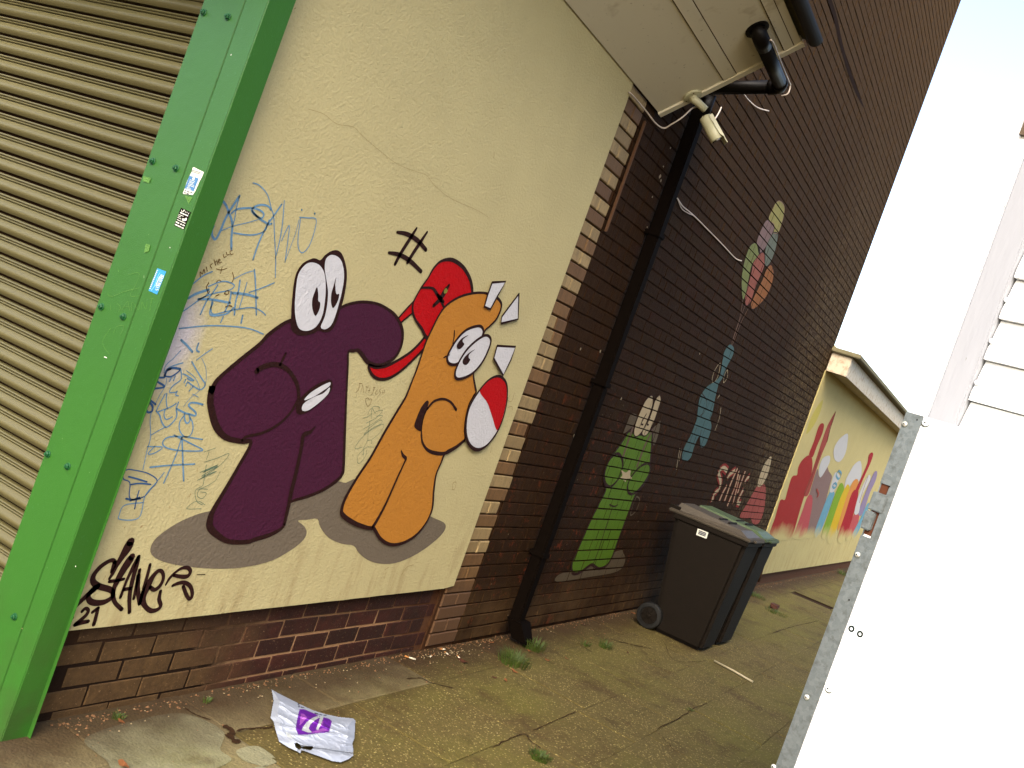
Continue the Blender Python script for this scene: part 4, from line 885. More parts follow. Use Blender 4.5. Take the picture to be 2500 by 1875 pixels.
for i, a in enumerate(([(1905, 128), (1936, 160), (1940, 215), (1920, 300), (1892, 372), (1858, 372), (1862, 310), (1820, 268), (1850, 190), (1878, 140)], [(1800, 278), (1835, 290), (1862, 330), (1832, 410), (1792, 490), (1748, 530), (1735, 480), (1727, 445), (1752, 370)],
        [(1855, 372), (1890, 384), (1872, 500), (1832, 600), (1795, 632), (1788, 560), (1800, 480), (1832, 410)], [(1712, 450), (1742, 480), (1748, 532), (1690, 620), (1662, 750), (1640, 850), (1618, 885), (1610, 740), (1626, 620), (1668, 490)],
        [(1768, 522), (1792, 562), (1780, 645), (1722, 780), (1682, 900), (1645, 935), (1640, 860), (1682, 700), (1704, 600)], [(1838, 620), (1858, 690), (1832, 800), (1780, 892), (1702, 962), (1682, 930), (1710, 860), (1770, 740), (1800, 662)])):
    bl.fill(a, 'G', i % 2, i); bl.stroke(a, 'G', 2, 7 if i else 6, .006, True)
for a in ([(1620, 890), (1600, 1020), (1552, 1170), (1532, 1240)], [(1662, 960), (1610, 1060), (1570, 1160), (1540, 1240)], [(1640, 930), (1592, 1060), (1548, 1190)]): bl.stroke(a, 'G', 0, 6, .006)
bl.done()
tg = BrickPaint('painted_red_lettering', [paint('dark_red_halo', 128, 34, 26, var=.2), paint('off_white_paint', 170, 152, 118, var=.1)])
for a, wd in (([(1500, 790), (1470, 765), (1435, 800), (1450, 870), (1436, 930), (1400, 965), (1385, 1020)], 1.2), ([(1500, 850), (1520, 815), (1560, 785)], 1.2), ([(1498, 900), (1465, 960), (1440, 1020)], .8), ([(1580, 768), (1530, 880), (1480, 1020)], .8), ([(1590, 790), (1565, 900), (1500, 1060)], .8),
              ([(1600, 820), (1570, 940), (1545, 1040)], .7), ([(1640, 790), (1600, 900), (1580, 960)], .8), ([(1672, 830), (1650, 850), (1635, 880)], 1.1), ([(1625, 930), (1600, 980), (1580, 1030), (1600, 1040)], 1.2)):
    tg.stroke(a, 'K', 0, 0, .075*wd); tg.stroke(a, 'K', 1, 1, .036*wd)
tg.done()
pk = BrickPaint('painted_pink_figure', [paint('dusty_pink_paint', 142, 68, 58, var=.15), DK, paint('off_white_paint2', 168, 150, 116, var=.1)])
pk.fill([(1735, 905), (1792, 898), (1796, 990), (1782, 1100), (1745, 1190), (1700, 1195), (1680, 1150), (1640, 1160), (1598, 1140), (1642, 1060), (1700, 960)], 'K', 0, 0)
for a in ([(1842, 680), (1800, 715), (1760, 800), (1735, 890), (1745, 912), (1775, 890), (1815, 810)],): pk.fill(a, 'K', 1, 2)
pk.stroke([(1820, 730), (1780, 830), (1755, 900)], 'K', 2, 1, .010); pk.stroke([(1745, 950), (1700, 1060), (1680, 1150)], 'K', 2, 1, .010)
pk.done()
# long crack high on the wall, timber batten, small wall things
ck = MB()
fl_ = Flat(lambda p: on_y(p, DY), lambda q: (q.x, q.z), lambda u, v, L: (u, DY-.0022-.0009*L, v))
fl_.stroke(ck, [(2020, -14), (2038, 40), (2050, 95), (2062, 140), (2078, 190), (2094, 230), (2108, 262)], None, 0, 0, [.045, .05, .05, .045, .045, .04, .01])
ck.build('wall_crack', [M['mortar_dark']], dw)
bt = empty('timber_batten', (4.95, 2.40, 2.8), 'thin pinkish timber batten fixed upright beside the tan bricks under the eaves', 'batten')
a1, a2 = on_y((1568, 285), 2.40), on_y((1480, 566), 2.40)
MB().bbox((a2.x-.006, 2.398, a2.z), (a2.x+.012, 2.413, a1.z), .003).build('strip', M['timber'], bt)
# ------------------------------------------------------------------ roller shutter and green post at the corner
XP, XS = 2.10, 2.18
sh_ = empty('roller_shutter', (XS, 3.6, 0), 'beige ribbed metal roller shutter pulled down beside the green post', 'shutter')
def slat_mesh():
    m = MB(); prof = []; H = .0685
    prof += [(.014, .0), (.014, .0065), (.002, .0068)]
    for i in range(11):        # big convex curve
        t_ = i/10; prof.append((-.014*math.sin(math.pi*(t_*.90+.06)), .0070+.0385*t_))
    prof += [(.004, .0462), (.004, .0480), (-.0045, .0492), (-.0065, .0515), (-.0045, .0540), (.0015, .0552), (.0015, .0565), (-.0045, .0578), (-.0070, .0605), (-.0055, .0640), (.001, .0655), (.014, .0658), (.014, H)]
    y0, y1 = 2.56, 5.6; vs = [(XS+x, y0, z) for x, z in prof] + [(XS+x, y1, z) for x, z in prof]; n = len(prof)
    m.add(vs, [(i, i+1, n+i+1, n+i) for i in range(n-1)], 0, False)
    me = bpy.data.meshes.new('slat'); me.from_pydata(m.v, [], m.f); me.materials.append(M['slat']); me.update(); return me
sm = slat_mesh()
zoff = 2.194 % .0685
for i in range(-1, 38):
    z = zoff - .0685 + .0685*(i+1) + .0035
    place('slat', sm, sh_, (0, random.uniform(-.002, .002), z-.0))
MB().box((XS+.012, 2.5, -.02), (XS+.03, 5.6, 2.75)).build('backing', M['mortar_dark'], sh_)
MB().bbox((1.86, 2.47, 2.54), (2.6, 5.7, 3.1), .01).build('shutter_box', M['green'], sh_)
MB().box((2.25, 2.70, -.05), (7, 9, 3.9)).build('building_core', M['mortar_dark'], cw)
gp = empty('steel_post', (XP, 2.45, 0), 'wide green painted steel corner post with bolts and small stickers', 'post')
def lerp(a, b, t_): return a+(b-a)*t_
ZB, ZTt = 0.0, 2.75
yc = lambda z: 2.369+(2.327-2.369)*z/2.4      # outer corner
ys = lambda z: 2.447+(2.422-2.447)*z/2.4      # seam
ye = lambda z: 2.614+(2.597-2.614)*z/2.4      # shutter side edge
# cover plate beside the shutter (bolted), then the angle that wraps the corner
def prism(name, fy0, fy1, x0, x1, mat, par, z0=ZB, z1=ZTt, bev=.0):
    m = MB(); m.hexa([(x0, fy0(z0), z0), (x1, fy0(z0), z0), (x1, fy1(z0), z0), (x0, fy1(z0), z0), (x0, fy0(z1), z1), (x1, fy0(z1), z1), (x1, fy1(z1), z1), (x0, fy1(z1), z1)])
    bm = bmesh.new(); vs = [bm.verts.new(v) for v in m.v]; [bm.faces.new([vs[i] for i in f]) for f in m.f]
    bmesh.ops.recalc_face_normals(bm, faces=bm.faces[:])
    if bev: bmesh.ops.bevel(bm, geom=[e for e in bm.edges if abs((e.verts[0].co-e.verts[1].co).z) > 1], offset=bev, segments=3, affect='EDGES')
    bm.verts.index_update(); q = MB(); q.add([v.co[:] for v in bm.verts], [tuple(v.index for v in f.verts) for f in bm.faces]); bm.free()
    return q.build(name, mat, par)
plate = prism('cover_plate', lambda z: ys(z)+.0025, ye, XP, XP+.075, M['green'], gp, bev=.002)
angle = prism('corner_angle', yc, lambda z: ys(z)-.001, XP-.0015, XP+.1, M['green'], gp, bev=.003)
MB().hexa([(XP+.09, 2.352, 0), (2.192, 2.36, 0), (2.192, 2.45, 0), (XP+.09, 2.45, 0), (XP+.09, 2.335, ZTt), (2.205, 2.345, ZTt), (2.205, 2.45, ZTt), (XP+.09, 2.45, ZTt)]).fixn().build('side_plate', M['green'], gp)
def lathe(m, c, axis, prof, n=14, mi=0):
    ax = Vector(axis).normalized(); a = ax.orthogonal().normalized(); b = ax.cross(a); vs = []; fs = []
    for r, h in prof: vs += [Vector(c)+ax*h+(a*math.cos(2*math.pi*k/n)+b*math.sin(2*math.pi*k/n))*r for k in range(n)]
    for i in range(len(prof)-1):
        for k in range(n): fs.append((i*n+k, i*n+(k+1) % n, (i+1)*n+(k+1) % n, (i+1)*n+k))
    fs.append(tuple((len(prof)-1)*n+k for k in range(n)))
    return m.add(vs, fs, mi, False)
bolts = [('A', 1573, 98), ('A', 1760, 132), ('A', 1180, 1245), ('A', 1360, 1300), ('E', 785, 945), ('E', 955, 1022), ('I', 372, 660), ('I', 526, 755), ('M', 115, 492)]
bb_ = MB(); lathe(bb_, (0, 0, 0), (-1, 0, 0), [(.0115, 0), (.0115, .0025), (.0105, .003)], 18); lathe(bb_, (0, 0, 0), (-1, 0, 0), [(.0085, .003), (.0085, .0085), (.0070, .0095)], 6); lathe(bb_, (0, 0, 0), (-1, 0, 0), [(.004, .0095), (.004, .0135), (.003, .014)], 10); bb_.fixn()
bme = bpy.data.meshes.new('bolt'); bme.from_pydata(bb_.v, [], bb_.f); bme.materials.append(M['bolt']); bme.update()
for q in bolts:
    p = on_x(sp(q), XP-.0002); place('bolt', bme, gp, p, rot=(random.uniform(0, 3), 0, 0))
rust = MB()
flP = Flat(lambda p: on_x(p, XP), lambda q: (q.y, q.z), lambda u, v, L: (XP-.0028-.0006*L, u, v))
class FlatX(Flat):
    pass
def px_fill(mb, pts, reg, layer, mi, smooth=False):
    p = [(q.y, q.z) for q in conv(pts, reg, lambda u: on_x(u, XP))]
    if smooth: p = crom(p, True, 5)
    tr = tessellate_polygon([[Vector((a, b, 0)) for a, b in p]]); fs = []
    for t_ in tr:
        a, b, c = (p[i] for i in t_); ar_ = (b[0]-a[0])*(c[1]-a[1])-(b[1]-a[1])*(c[0]-a[0]); fs.append(t_ if ar_ < 0 else t_[::-1])
    mb.add([(XP-.0026-.0005*layer, a, b) for a, b in p], fs, mi)
def px_stroke(mb, pts, reg, layer, mi, wd):
    p = [Vector((q.y, q.z)) for q in conv(pts, reg, lambda u: on_x(u, XP))]
    p = [Vector(q) for q in crom([tuple(q) for q in p], False, 4)]
    for a, b in zip(p[:-1], p[1:]):
        d = b-a
        if d.length < 1e-6: continue
        d.normalize(); n = Vector((-d.y, d.x))*wd/2; q = [a+n, a-n, b-n, b+n]
        x = XP-.0026-.0005*layer; mb.add([(x, v.x, v.y) for v in (q[0], q[3], q[2], q[1])], [(0, 1, 2, 3)], mi)
REG['W'] = (420, 400, 22.12); REG['X'] = (410, 490, 22.12); REG['Y'] = (345, 645, 22.12)
s1 = MB()
px_fill(s1, [(1160, 200), (1240, 200), (1420, 300), (1760, 460), (1640, 760), (1520, 960), (1300, 1480), (1150, 1700), (640, 1640), (620, 1580), (740, 1300), (800, 1060), (960, 700), (1090, 440)], 'W', 0, 0)
px_fill(s1, [(985, 650), (1480, 800), (1210, 1500), (720, 1340)], 'W', 1, 1)
px_fill(s1, [(1210, 730), (1270, 760), (1270, 850), (1210, 905), (1150, 860), (1150, 780)], 'W', 2, 0, True)
for a in ([(1100, 350), (1600, 500)], [(1110, 430), (1560, 570)]): px_stroke(s1, a, 'W', 2, 2, .0012)
for a in ([(1010, 870), (1280, 970)], [(970, 940), (1250, 1050)], [(970, 1010), (1180, 1090)], [(920, 1080), (1240, 1190)], [(910, 1150), (1240, 1280)], [(880, 1210), (1000, 1260)], [(840, 1290), (1050, 1350)], [(840, 1350), (1080, 1440)]): px_stroke(s1, a, 'W', 2, 0, .0016)
for a in ([(740, 1450), (800, 1480)], [(860, 1500), (990, 1550)], [(1040, 1550), (1140, 1590)], [(700, 1560), (790, 1600)], [(830, 1620), (950, 1650)]): px_stroke(s1, a, 'W', 2, 2, .0026)
tag(s1.build('sticker', [M['white_label'], plain('blue_print', P(70, 120, 165), .5), M['bag_k']], gp), label='torn white sticker with a blue panel, highest on the post')
s2 = MB()
px_fill(s2, [(735, 390), (1280, 630), (890, 1580), (370, 1350)], 'X', 0, 1); 
for a in ([(770, 500), (790, 590), (830, 610)], [(860, 620), (900, 510), (940, 560), (880, 580)], [(990, 660), (1010, 590)], [(1060, 680), (1090, 620)], [(1130, 750), (1180, 670)]): px_stroke(s2, a, 'X', 1, 0, .0020)
for a, wd in (([(700, 650), (1130, 840)], .0034), ([(620, 755), (880, 860)], .0016), ([(590, 830), (730, 890)], .0016), ([(560, 910), (750, 1010)], .0018), ([(530, 1030), (990, 1240)], .0022), ([(470, 1150), (650, 1240)], .0038), ([(710, 1270), (800, 1300)], .0038), ([(830, 1320), (940, 1370)], .0038), ([(420, 1290), (740, 1440)], .0038), ([(770, 1460), (890, 1510)], .0038)): px_stroke(s2, a, 'X', 1, 0, wd)
px_fill(s2, [(820, 950), (870, 990), (900, 960), (950, 1010), (990, 950), (1070, 940), (1050, 1080), (960, 1110), (850, 1110), (800, 1060)], 'X', 1, 0)
tag(s2.build('sticker', [M['white_label'], paint('black_sticker', 22, 10, 8)], gp), label='black sticker with white print')
s3 = MB()
px_fill(s3, [(900, 220), (1380, 410), (890, 1650), (420, 1440)], 'Y', 0, 1)
for i in range(11): 
    x, y = lerp(905, 515, i/10), lerp(350, 1320, i/10); px_stroke(s3, [(x-25, y-12), (x+25, y+12)], 'Y', 1, 0, .0032)
px_stroke(s3, [(1025, 680), (810, 1200)], 'Y', 1, 0, .0022)
px_stroke(s3, [(1045, 480), (900, 760), (740, 1220), (560, 1440)], 'Y', 1, 2, .0018)
# white capitals down the edge of the blue sticker
def glyphs(mb, text, a, b, wid, layer, mi, wd, reg):
    G = {'S': [[(1, .9), (0, .9), (0, .5), (1, .5), (1, .1), (0, .1)]], 'O': [[(0, 0), (0, 1), (1, 1), (1, 0), (0, 0)]], 'U': [[(0, 1), (0, 0), (1, 0), (1, 1)]], 'T': [[(0, 1), (1, 1)], [(.5, 1), (.5, 0)]], 'H': [[(0, 0), (0, 1)], [(1, 0), (1, 1)], [(0, .5), (1, .5)]],
         'A': [[(0, 0), (.5, 1), (1, 0)], [(.2, .4), (.8, .4)]], 'L': [[(0, 1), (0, 0), (1, 0)]], 'R': [[(0, 0), (0, 1), (1, 1), (1, .5), (0, .5), (1, 0)]], 'W': [[(0, 1), (.25, 0), (.5, .8), (.75, 0), (1, 1)]], 'E': [[(1, 1), (0, 1), (0, 0), (1, 0)], [(0, .5), (.8, .5)]]}
    A, B = Vector(a), Vector(b); d = (B-A)/len(text); n = Vector(wid)
    for i, ch in enumerate(text):
        for st_ in G.get(ch, []):
            for p, q in zip(st_[:-1], st_[1:]):
                P0 = A+d*(i+.12+.72*p[0])+n*p[1]; P1 = A+d*(i+.12+.72*q[0])+n*q[1]
                px_stroke(mb, [tuple(P0), tuple(P1)], reg, layer, mi, wd)
glyphs(s3, 'ROUTEWALLS', (1090, 560), (790, 1400), (170, 60), 1, 0, .0013, 'Y')
tag(s3.build('sticker', [M['white_label'], plain('sky_blue_sticker', P(52, 140, 190), .5), plain('light_blue_print', P(140, 200, 230), .5)], gp), label='sky blue sticker with white capitals')
scp = MB()
for a in ([(835, 840), (850, 865), (890, 860), (960, 830), (1080, 800)], [(990, 700), (1075, 685), (1060, 760), (1010, 860), (1080, 860)], [(915, 650), (922, 680)], [(860, 930), (860, 975)], [(910, 920), (935, 950), (920, 985)], [(945, 970), (990, 905), (1005, 975)], [(955, 950), (1000, 945)], [(1020, 975), (1025, 910), (1075, 970), (1080, 905)], [(1095, 970), (1100, 910), (1130, 965), (1140, 905)], [(1160, 880), (1190, 885)], [(1175, 885), (1160, 980)], [(880, 1150), (905, 1100), (960, 1095), (930, 1170)], [(860, 1110), (800, 1200), (810, 1260), (850, 1310)]):
    px_stroke(scp, a, 'E', 0, 0, .0012)
for a in ([('A', 1790, 420), ('A', 1785, 432)], [('E', 1315, 486), ('E', 1317, 494)], [('E', 810, 1332), ('E', 830, 1340)], [('I', 588, 1520), ('I', 590, 1530)]): px_stroke(scp, a, None, 0, 1, .003)
px_fill(scp, [(1430, 1510), (1490, 1525), (1460, 1575)], 'A', 0, 0); px_fill(scp, [(1110, 1360), (1170, 1375), (1155, 1415), (1105, 1400)], 'A', 0, 0); px_fill(scp, [(1130, 460), (1165, 470), (1150, 520), (1115, 530)], 'E', 0, 0)
tag(scp.build('scratched_names', [paint('pale_green_scratch', 92, 134, 66), M['white_label']], gp), kind='stuff')
# ------------------------------------------------------------------ sloping eaves boards, gutter, pipes, camera
SN = Vector((0, .8, 1)).normalized(); SP = Vector((5.09, 2.4, 3.216))         # underside plane of the eaves
def on_s(p): return on_plane(p, SP, SN)
def spz(y): return 3.216+.8*(2.4-y)
ev = empty('eaves_canopy', (3.6, 2.1, 3.4), 'white sloping eaves boards with joint strip projecting over the cream wall', 'eaves')
XE = 5.085; XL = -1.5
def sheet(m, x0, x1, y0, y1, off=0., th=.012, mi=0):
    n = SN
    c = lambda x, y, o: Vector((x, y, spz(y))) + n*o
    m.hexa([c(x0, y1, off), c(x1, y1, off), c(x1, y0, off), c(x0, y0, off), c(x0, y1, off+th), c(x1, y1, off+th), c(x1, y0, off+th), c(x0, y0, off+th)], mi)
    m.f = m.f[:-6] + [f[::-1] for f in m.f[-6:]]
    return m
ymid = on_s((1771, 199)).y; ymid2 = on_s((1783, 193)).y
m = MB(); sheet(m, XL, XE, ymid+.002, 2.392); m.fixn().build('soffit_board', M['soffit'], ev)
m = MB(); sheet(m, XL, XE, 1.742, ymid-.003); m.fixn().build('soffit_board', M['soffit'], ev)
m = MB(); sheet(m, XL, XE-.03, ymid-.052, ymid+.002, -.006, .006); m.fixn().build('cover_strip', M['soffit'], ev)
for ya in (ymid-.0575, ymid+.0030, 1.7715, 1.8155):
    m = MB(); sheet(m, XL, XE-.03, ya, ya+.0035, -.001, .001); m.fixn().build('board_joint', M['grime'], ev)
m = MB(); sheet(m, XL, XE-.03, 1.775, 1.815, -.006, .006); m.fixn().build('edge_strip', M['soffit'], ev)
m = MB(); sheet(m, XE-.032, XE+.012, 1.735, 2.395, -.012, .05); m.fixn().build('end_fascia', M['soffit'], ev)
m = MB(); sheet(m, XE-.14, XE-.012, 2.385, 2.405, .03, .05); m.fixn().build('rafter_end', M['timber'], ev)
m = MB(); m.box((XL, 1.70, 3.775), (XE+.01, 2.45, 3.86)); m.build('roof_edge', M['roof_edge'], ev)
gt = empty('roof_gutter', (3.5, 1.68, 3.7), 'dark brown half round gutter along the outer edge of the white eaves', 'gutter')
m = MB(); prof = []
for k in range(11):
    a = math.pi+math.pi*k/10; prof.append((1.688+.042*math.cos(a), 3.79+.045*math.sin(a)))
for k in range(10, -1, -1):
    a = math.pi+math.pi*k/10; prof.append((1.688+.038*math.cos(a), 3.79+.041*math.sin(a)))
n = len(prof); vs = [(XL, y, z) for y, z in prof] + [(XE+.02, y, z) for y, z in prof]
m.add(vs, [(i, (i+1) % n, n+(i+1) % n, n+i) for i in range(n)] + [tuple(range(n)), tuple(range(2*n-1, n-1, -1))], 0, True).fixn()
m.build('trough', M['gutter'], gt)
for x in (4.2, 3.3): MB().bbox((x, 1.60, 3.78), (x+.02, 1.73, 3.805), .002).build('bracket', M['gutter'], gt)
# branch pipe: out of the boards, along, elbow, back to the wall
hp = on_s((1848, 70)); el = on_x((1908, 212), 5.5); wlp = on_x((1690, 216), 5.52)
el2 = on_x((1900, 150), 5.3)
bp = empty('overflow_pipe', tuple(hp), 'black bent pipe coming out of the white eaves and turning back to the wall', 'pipe')
RP = .040
dirA = (el-hp).normalized()
m = MB(); m.tube([hp+SN*.02, hp-SN*.035, hp-SN*.05+dirA*.05, hp-SN*.052+dirA*.11], RP*1.05, 14); m.build('outlet_bend', M['black_pipe'], bp)
s0 = hp-SN*.052+dirA*.10
m = MB(); m.tube([s0, el-dirA*.055], RP, 14); m.build('pipe_length', M['black_pipe'], bp)
bk = (wlp-el).normalized()
m = MB(); m.tube([el-dirA*.075, el-dirA*.045, el-dirA*.012+bk*.012, el+bk*.045, el+bk*.075], RP*1.12, 14); m.build('elbow', M['black_pipe'], bp)
top = Vector((5.53, 2.335, wlp.z-.06))
m = MB(); m.tube([el+bk*.06, wlp, top+Vector((0, -.01, .02)), top+Vector((0, .0, -.10))], RP, 14); m.build('pipe_length', M['black_pipe'], bp)
m = MB(); lathe(m, hp-SN*.001, -SN, [(.062, 0), (.062, .008), (.05, .010)], 16); m.fixn().build('collar', M['black_pipe'], bp)
dp = empty('downpipe', (5.53, 2.36, 0), 'dark square downpipe running down the painted brick wall', 'downpipe')
for (za, zb) in ((.10, 1.66), (1.66, top.z-.02)):
    MB().bbox((5.485, 2.318, za+.004), (5.562, 2.396, zb), .008).build('pipe_section', M['brown_pipe'], dp)
for z in (.55, 1.66, 2.62):
    MB().bbox((5.476, 2.310, z), (5.571, 2.414, z+.03), .004).build('clip', M['brown_pipe'], dp)
m = MB(); m.hexa([(5.485, 2.225, .03), (5.585, 2.225, .03), (5.585, 2.33, .03), (5.485, 2.33, .03), (5.47, 2.295, .14), (5.60, 2.295, .14), (5.60, 2.40, .14), (5.47, 2.40, .14)]); m.fixn().build('shoe', M['brown_pipe'], dp)
# security camera
cp = on_s((1690, 232))
cc = empty('security_camera', tuple(cp), 'cream bullet security camera with sunshield hanging from the end of the eaves', 'camera')
m = MB(); lathe(m, cp, -SN, [(.052, 0), (.054, .004), (.052, .014), (.030, .018)], 22); m.fixn().build('base_plate', M['cctv'], cc)
dep = lambda p, p0: on_plane(p, p0, fwd)
j1 = cp - SN*.045; 
armE = dep((1722, 268), cp+Vector((.03, -.02, 0)))
m = MB(); m.tube([cp-SN*.01, cp-SN*.03, lerp(cp, armE, .5)-SN*.008, armE], .020, 14, radii=[.026, .023, .021, .022]); m.build('arm', M['cctv'], cc)
h0 = dep((1722, 288), armE); h1 = dep((1752, 345), armE); hd = (h1-h0).normalized(); hd = (hd - fwd*.25).normalized() if False else hd
Lh = (h1-h0).length
hd = (hd + Vector((0, -.0, 0))).normalized()
m = MB(); lathe(m, h0-hd*.008, hd, [(.015, -.006), (.030, 0), (.034, .012), (.034, Lh*.45), (.0355, Lh*.45+.001), (.0355, Lh*.98), (.032, Lh)], 20); m.fixn()
m.sm = [True]*len(m.f); m.build('housing', M['cctv'], cc)
m = MB(); lathe(m, h0+hd*(Lh-.012), hd, [(.0285, 0), (.0285, .010)], 16); m.fixn().build('lens', M['lens'], cc)
side = (rgt*.85+upv*.5); side = (side-hd*side.dot(hd)).normalized(); oth = hd.cross(side)
m = MB(); q = []
c0 = h0+hd*.0+side*.036; c1 = h0+hd*(Lh*1.22)+side*.038
for c_ in (c0, c1):
    q += [c_-oth*.034-side*.004, c_+oth*.034-side*.004, c_+oth*.034, c_-oth*.034]
m.hexa([q[0], q[1], q[5], q[4], q[3], q[2], q[6], q[7]]).fixn(); m.build('sunshield', M['cctv'], cc)
m = MB()
for sgn in (-1, 1):
    e = oth*(.034*sgn); q = [c0+e, c1+e*1.0-hd*.03, c1+e-side*.018-hd*.06, c0+e-side*.022]; e2 = oth*(.003*sgn)
    m.hexa([q[0], q[1], q[2], q[3], q[0]+e2, q[1]+e2, q[2]+e2, q[3]+e2])
m.fixn().build('shield_cheek', M['cctv'], cc)
for o_ in (Vector((0, 0, 0)),):
    for k in range(3):
        a = SN.orthogonal().normalized(); b2 = SN.cross(a); an = k*2.1+.5
        m = MB(); lathe(m, cp-SN*.013+(a*math.cos(an)+b2*math.sin(an))*.042, -SN, [(.005, 0), (.004, .004)], 8); m.fixn().build('screw', M['rust'], cc)
# cables
def cable(pts3, r, label, mat='cable', n=7, name='cable', sub=8):
    p = [Vector(q) for q in crom([tuple(q) for q in pts3], False, sub)]
    m = MB(); m.tube(p, r, n); o = m.build(name, M[mat], None, loc=None)
    tag(o, label, 'cable'); return o
cb = [on_y((1535, 225), 2.395), on_y((1545, 233), 2.385), on_plane((1575, 268), (5, 2.37, 3), (0, 1, 0)), on_plane((1600, 300), (5, 2.34, 3), (0, 1, 0)), on_plane((1620, 313), (5, 2.32, 3), (0, 1, 0)), on_plane((1640, 303), (5, 2.28, 3), (0, 1, 0)), on_plane((1665, 287), (5.0, 2.24, 3), (0, 1, 0)), on_plane((1695, 262), (5.0, 2.22, 3), (0, 1, 0)), armE]
cable(cb, .0042, 'pale cable looping under the eaves from wall corner to camera')
cable([on_y((1716+30, 290), 2.38), on_y((1755, 275), 2.39), on_y((1761, 262), 2.395)], .0045, 'short pale cable tail sticking up behind the security camera')
cable([on_y((1806, 200), 2.40), on_y((1812, 222), 2.40), on_y((1828, 245), 2.395), on_y((1850, 263), 2.395), on_y((1877, 271), 2.39)], .0045, 'short pale cable end hanging below the black bent pipe')
side_p = (rgt-dirA*rgt.dot(dirA)).normalized()
cable([s0-dirA*.02+side_p*.02-fwd*.036, s0+side_p*.040-fwd*.026, lerp(s0, el, .5)+side_p*.041-fwd*.022, el+side_p*.041-fwd*.026-dirA*.03, el+side_p*.050-upv*.0, el+side_p*.036-upv*.045, el-upv*.052], .004, 'pale cable strapped along the black bent pipe')
w1 = [on_y(sp(q, 'G'), 2.404) for q in [(1118, 108), (1160, 170), (1240, 238), (1370, 368), (1470, 470), (1562, 568), (1612, 590)]]
cable(w1, .0042, 'thin pale cable sagging from the downpipe to the painted balloons')
w2 = [on_y(sp(q, 'G'), 2.404) for q in [(1118, 108), (1150, 185), (1195, 220), (1240, 240)]]
cable(w2, .0030, 'loose second strand of the thin cable beside the downpipe')
# ------------------------------------------------------------------ far cream building
FY = 2.406
fb = empty('far_cream_building', (16, 2.6, 0), 'low cream rendered building at the alley end with painted skyline mural', 'building')
MB().box((X1+.01, FY, .16), (34, 8, 3.05)).build('wall', M['cream2'], fb)
MB().box((X1+.01, FY+.04, -.02), (34, 7, .16)).build('plinth', M['plinth_mortar'], fb)
FA = 2.17
zt, zb_ = on_y((2100, 895), FA).z, on_y((2100, 953), FA).z
MB().bbox((10.9+.95, FA, zb_), (34, FA+.025, zt), .003).build('fascia', M['fascia'], fb)
MB().box((10.9+.93, FA+.02, zb_+.02), (34, FY+.01, zb_+.035)).build('soffit', M['fascia'], fb)
MB().bbox((10.8+.95, FA-.09, zt+.005), (34, FY+.8, zt+.06), .01).build('roof_edge', M['roof_edge'], fb)
MB().box((11.80, FA+.001, zb_), (11.849, FY+.02, zt+.004)).build('eaves_end', M['fascia'], fb)
m = MB(); m.tube([on_y(sp(('K', 1800, 1440)), FY-.03), on_y(sp(('K', 1745, 1640)), FY-.03)], .018, 8); m.build('rusty_rod', M['timber'], fb)
flF = Flat(lambda p: on_y(p, FY), lambda q: (q.x, q.z), lambda u, v, L: (u, FY-.0015-.0006*L, v))
fm = MB(); FMATS = [paint('skyline_red', 148, 34, 26, var=.15), paint('skyline_dull_red', 150, 62, 50), paint('skyline_mauve', 126, 100, 92), paint('skyline_grey_white', 186, 182, 176), paint('skyline_blue', 100, 146, 160), paint('skyline_green', 116, 148, 28), paint('skyline_yellow', 196, 160, 26), paint('skyline_orange', 196, 128, 56), paint('skyline_crimson', 152, 18, 28), paint('skyline_lilac', 132, 116, 140), paint('skyline_brown_line', 116, 52, 34), paint('skyline_pink', 170, 72, 72), paint('skyline_yellow_wash', 178, 164, 76)]
ZF = on_y(sp(('L', 350, 1290)), FY).z
for mt in FMATS:
    if 'line' in mt.name and 'sky' not in mt.name: continue
    tr_ = mt.node_tree; bs = tr_.nodes['Principled BSDF']; lk = bs.inputs['Base Color'].links
    if not lk: continue
    src = lk[0].from_socket; g_ = tr_.nodes.new('ShaderNodeNewGeometry'); sx = tr_.nodes.new('ShaderNodeSeparateXYZ'); tr_.links.new(g_.outputs['Position'], sx.inputs[0])
    nz = tr_.nodes.new('ShaderNodeTexNoise'); nz.inputs['Scale'].default_value = 3.5; nz.inputs['Detail'].default_value = 5; tr_.links.new(g_.outputs['Position'], nz.inputs['Vector'])
    ad = tr_.nodes.new('ShaderNodeMath'); ad.operation = 'MULTIPLY_ADD'; tr_.links.new(nz.outputs['Fac'], ad.inputs[0]); ad.inputs[1].default_value = .30; tr_.links.new(sx.outputs[2], ad.inputs[2])
    mr = tr_.nodes.new('ShaderNodeMapRange'); mr.inputs[1].default_value = ZF+.30; mr.inputs[2].default_value = ZF+.12; tr_.links.new(ad.outputs[0], mr.inputs[0])
    mx = tr_.nodes.new('ShaderNodeMix'); mx.data_type = 'RGBA'; tr_.links.new(mr.outputs[0], mx.inputs[0]); tr_.links.new(src, mx.inputs[6]); mx.inputs[7].default_value = P(186, 170, 112); tr_.links.new(mx.outputs[2], bs.inputs['Base Color'])
lay = 0
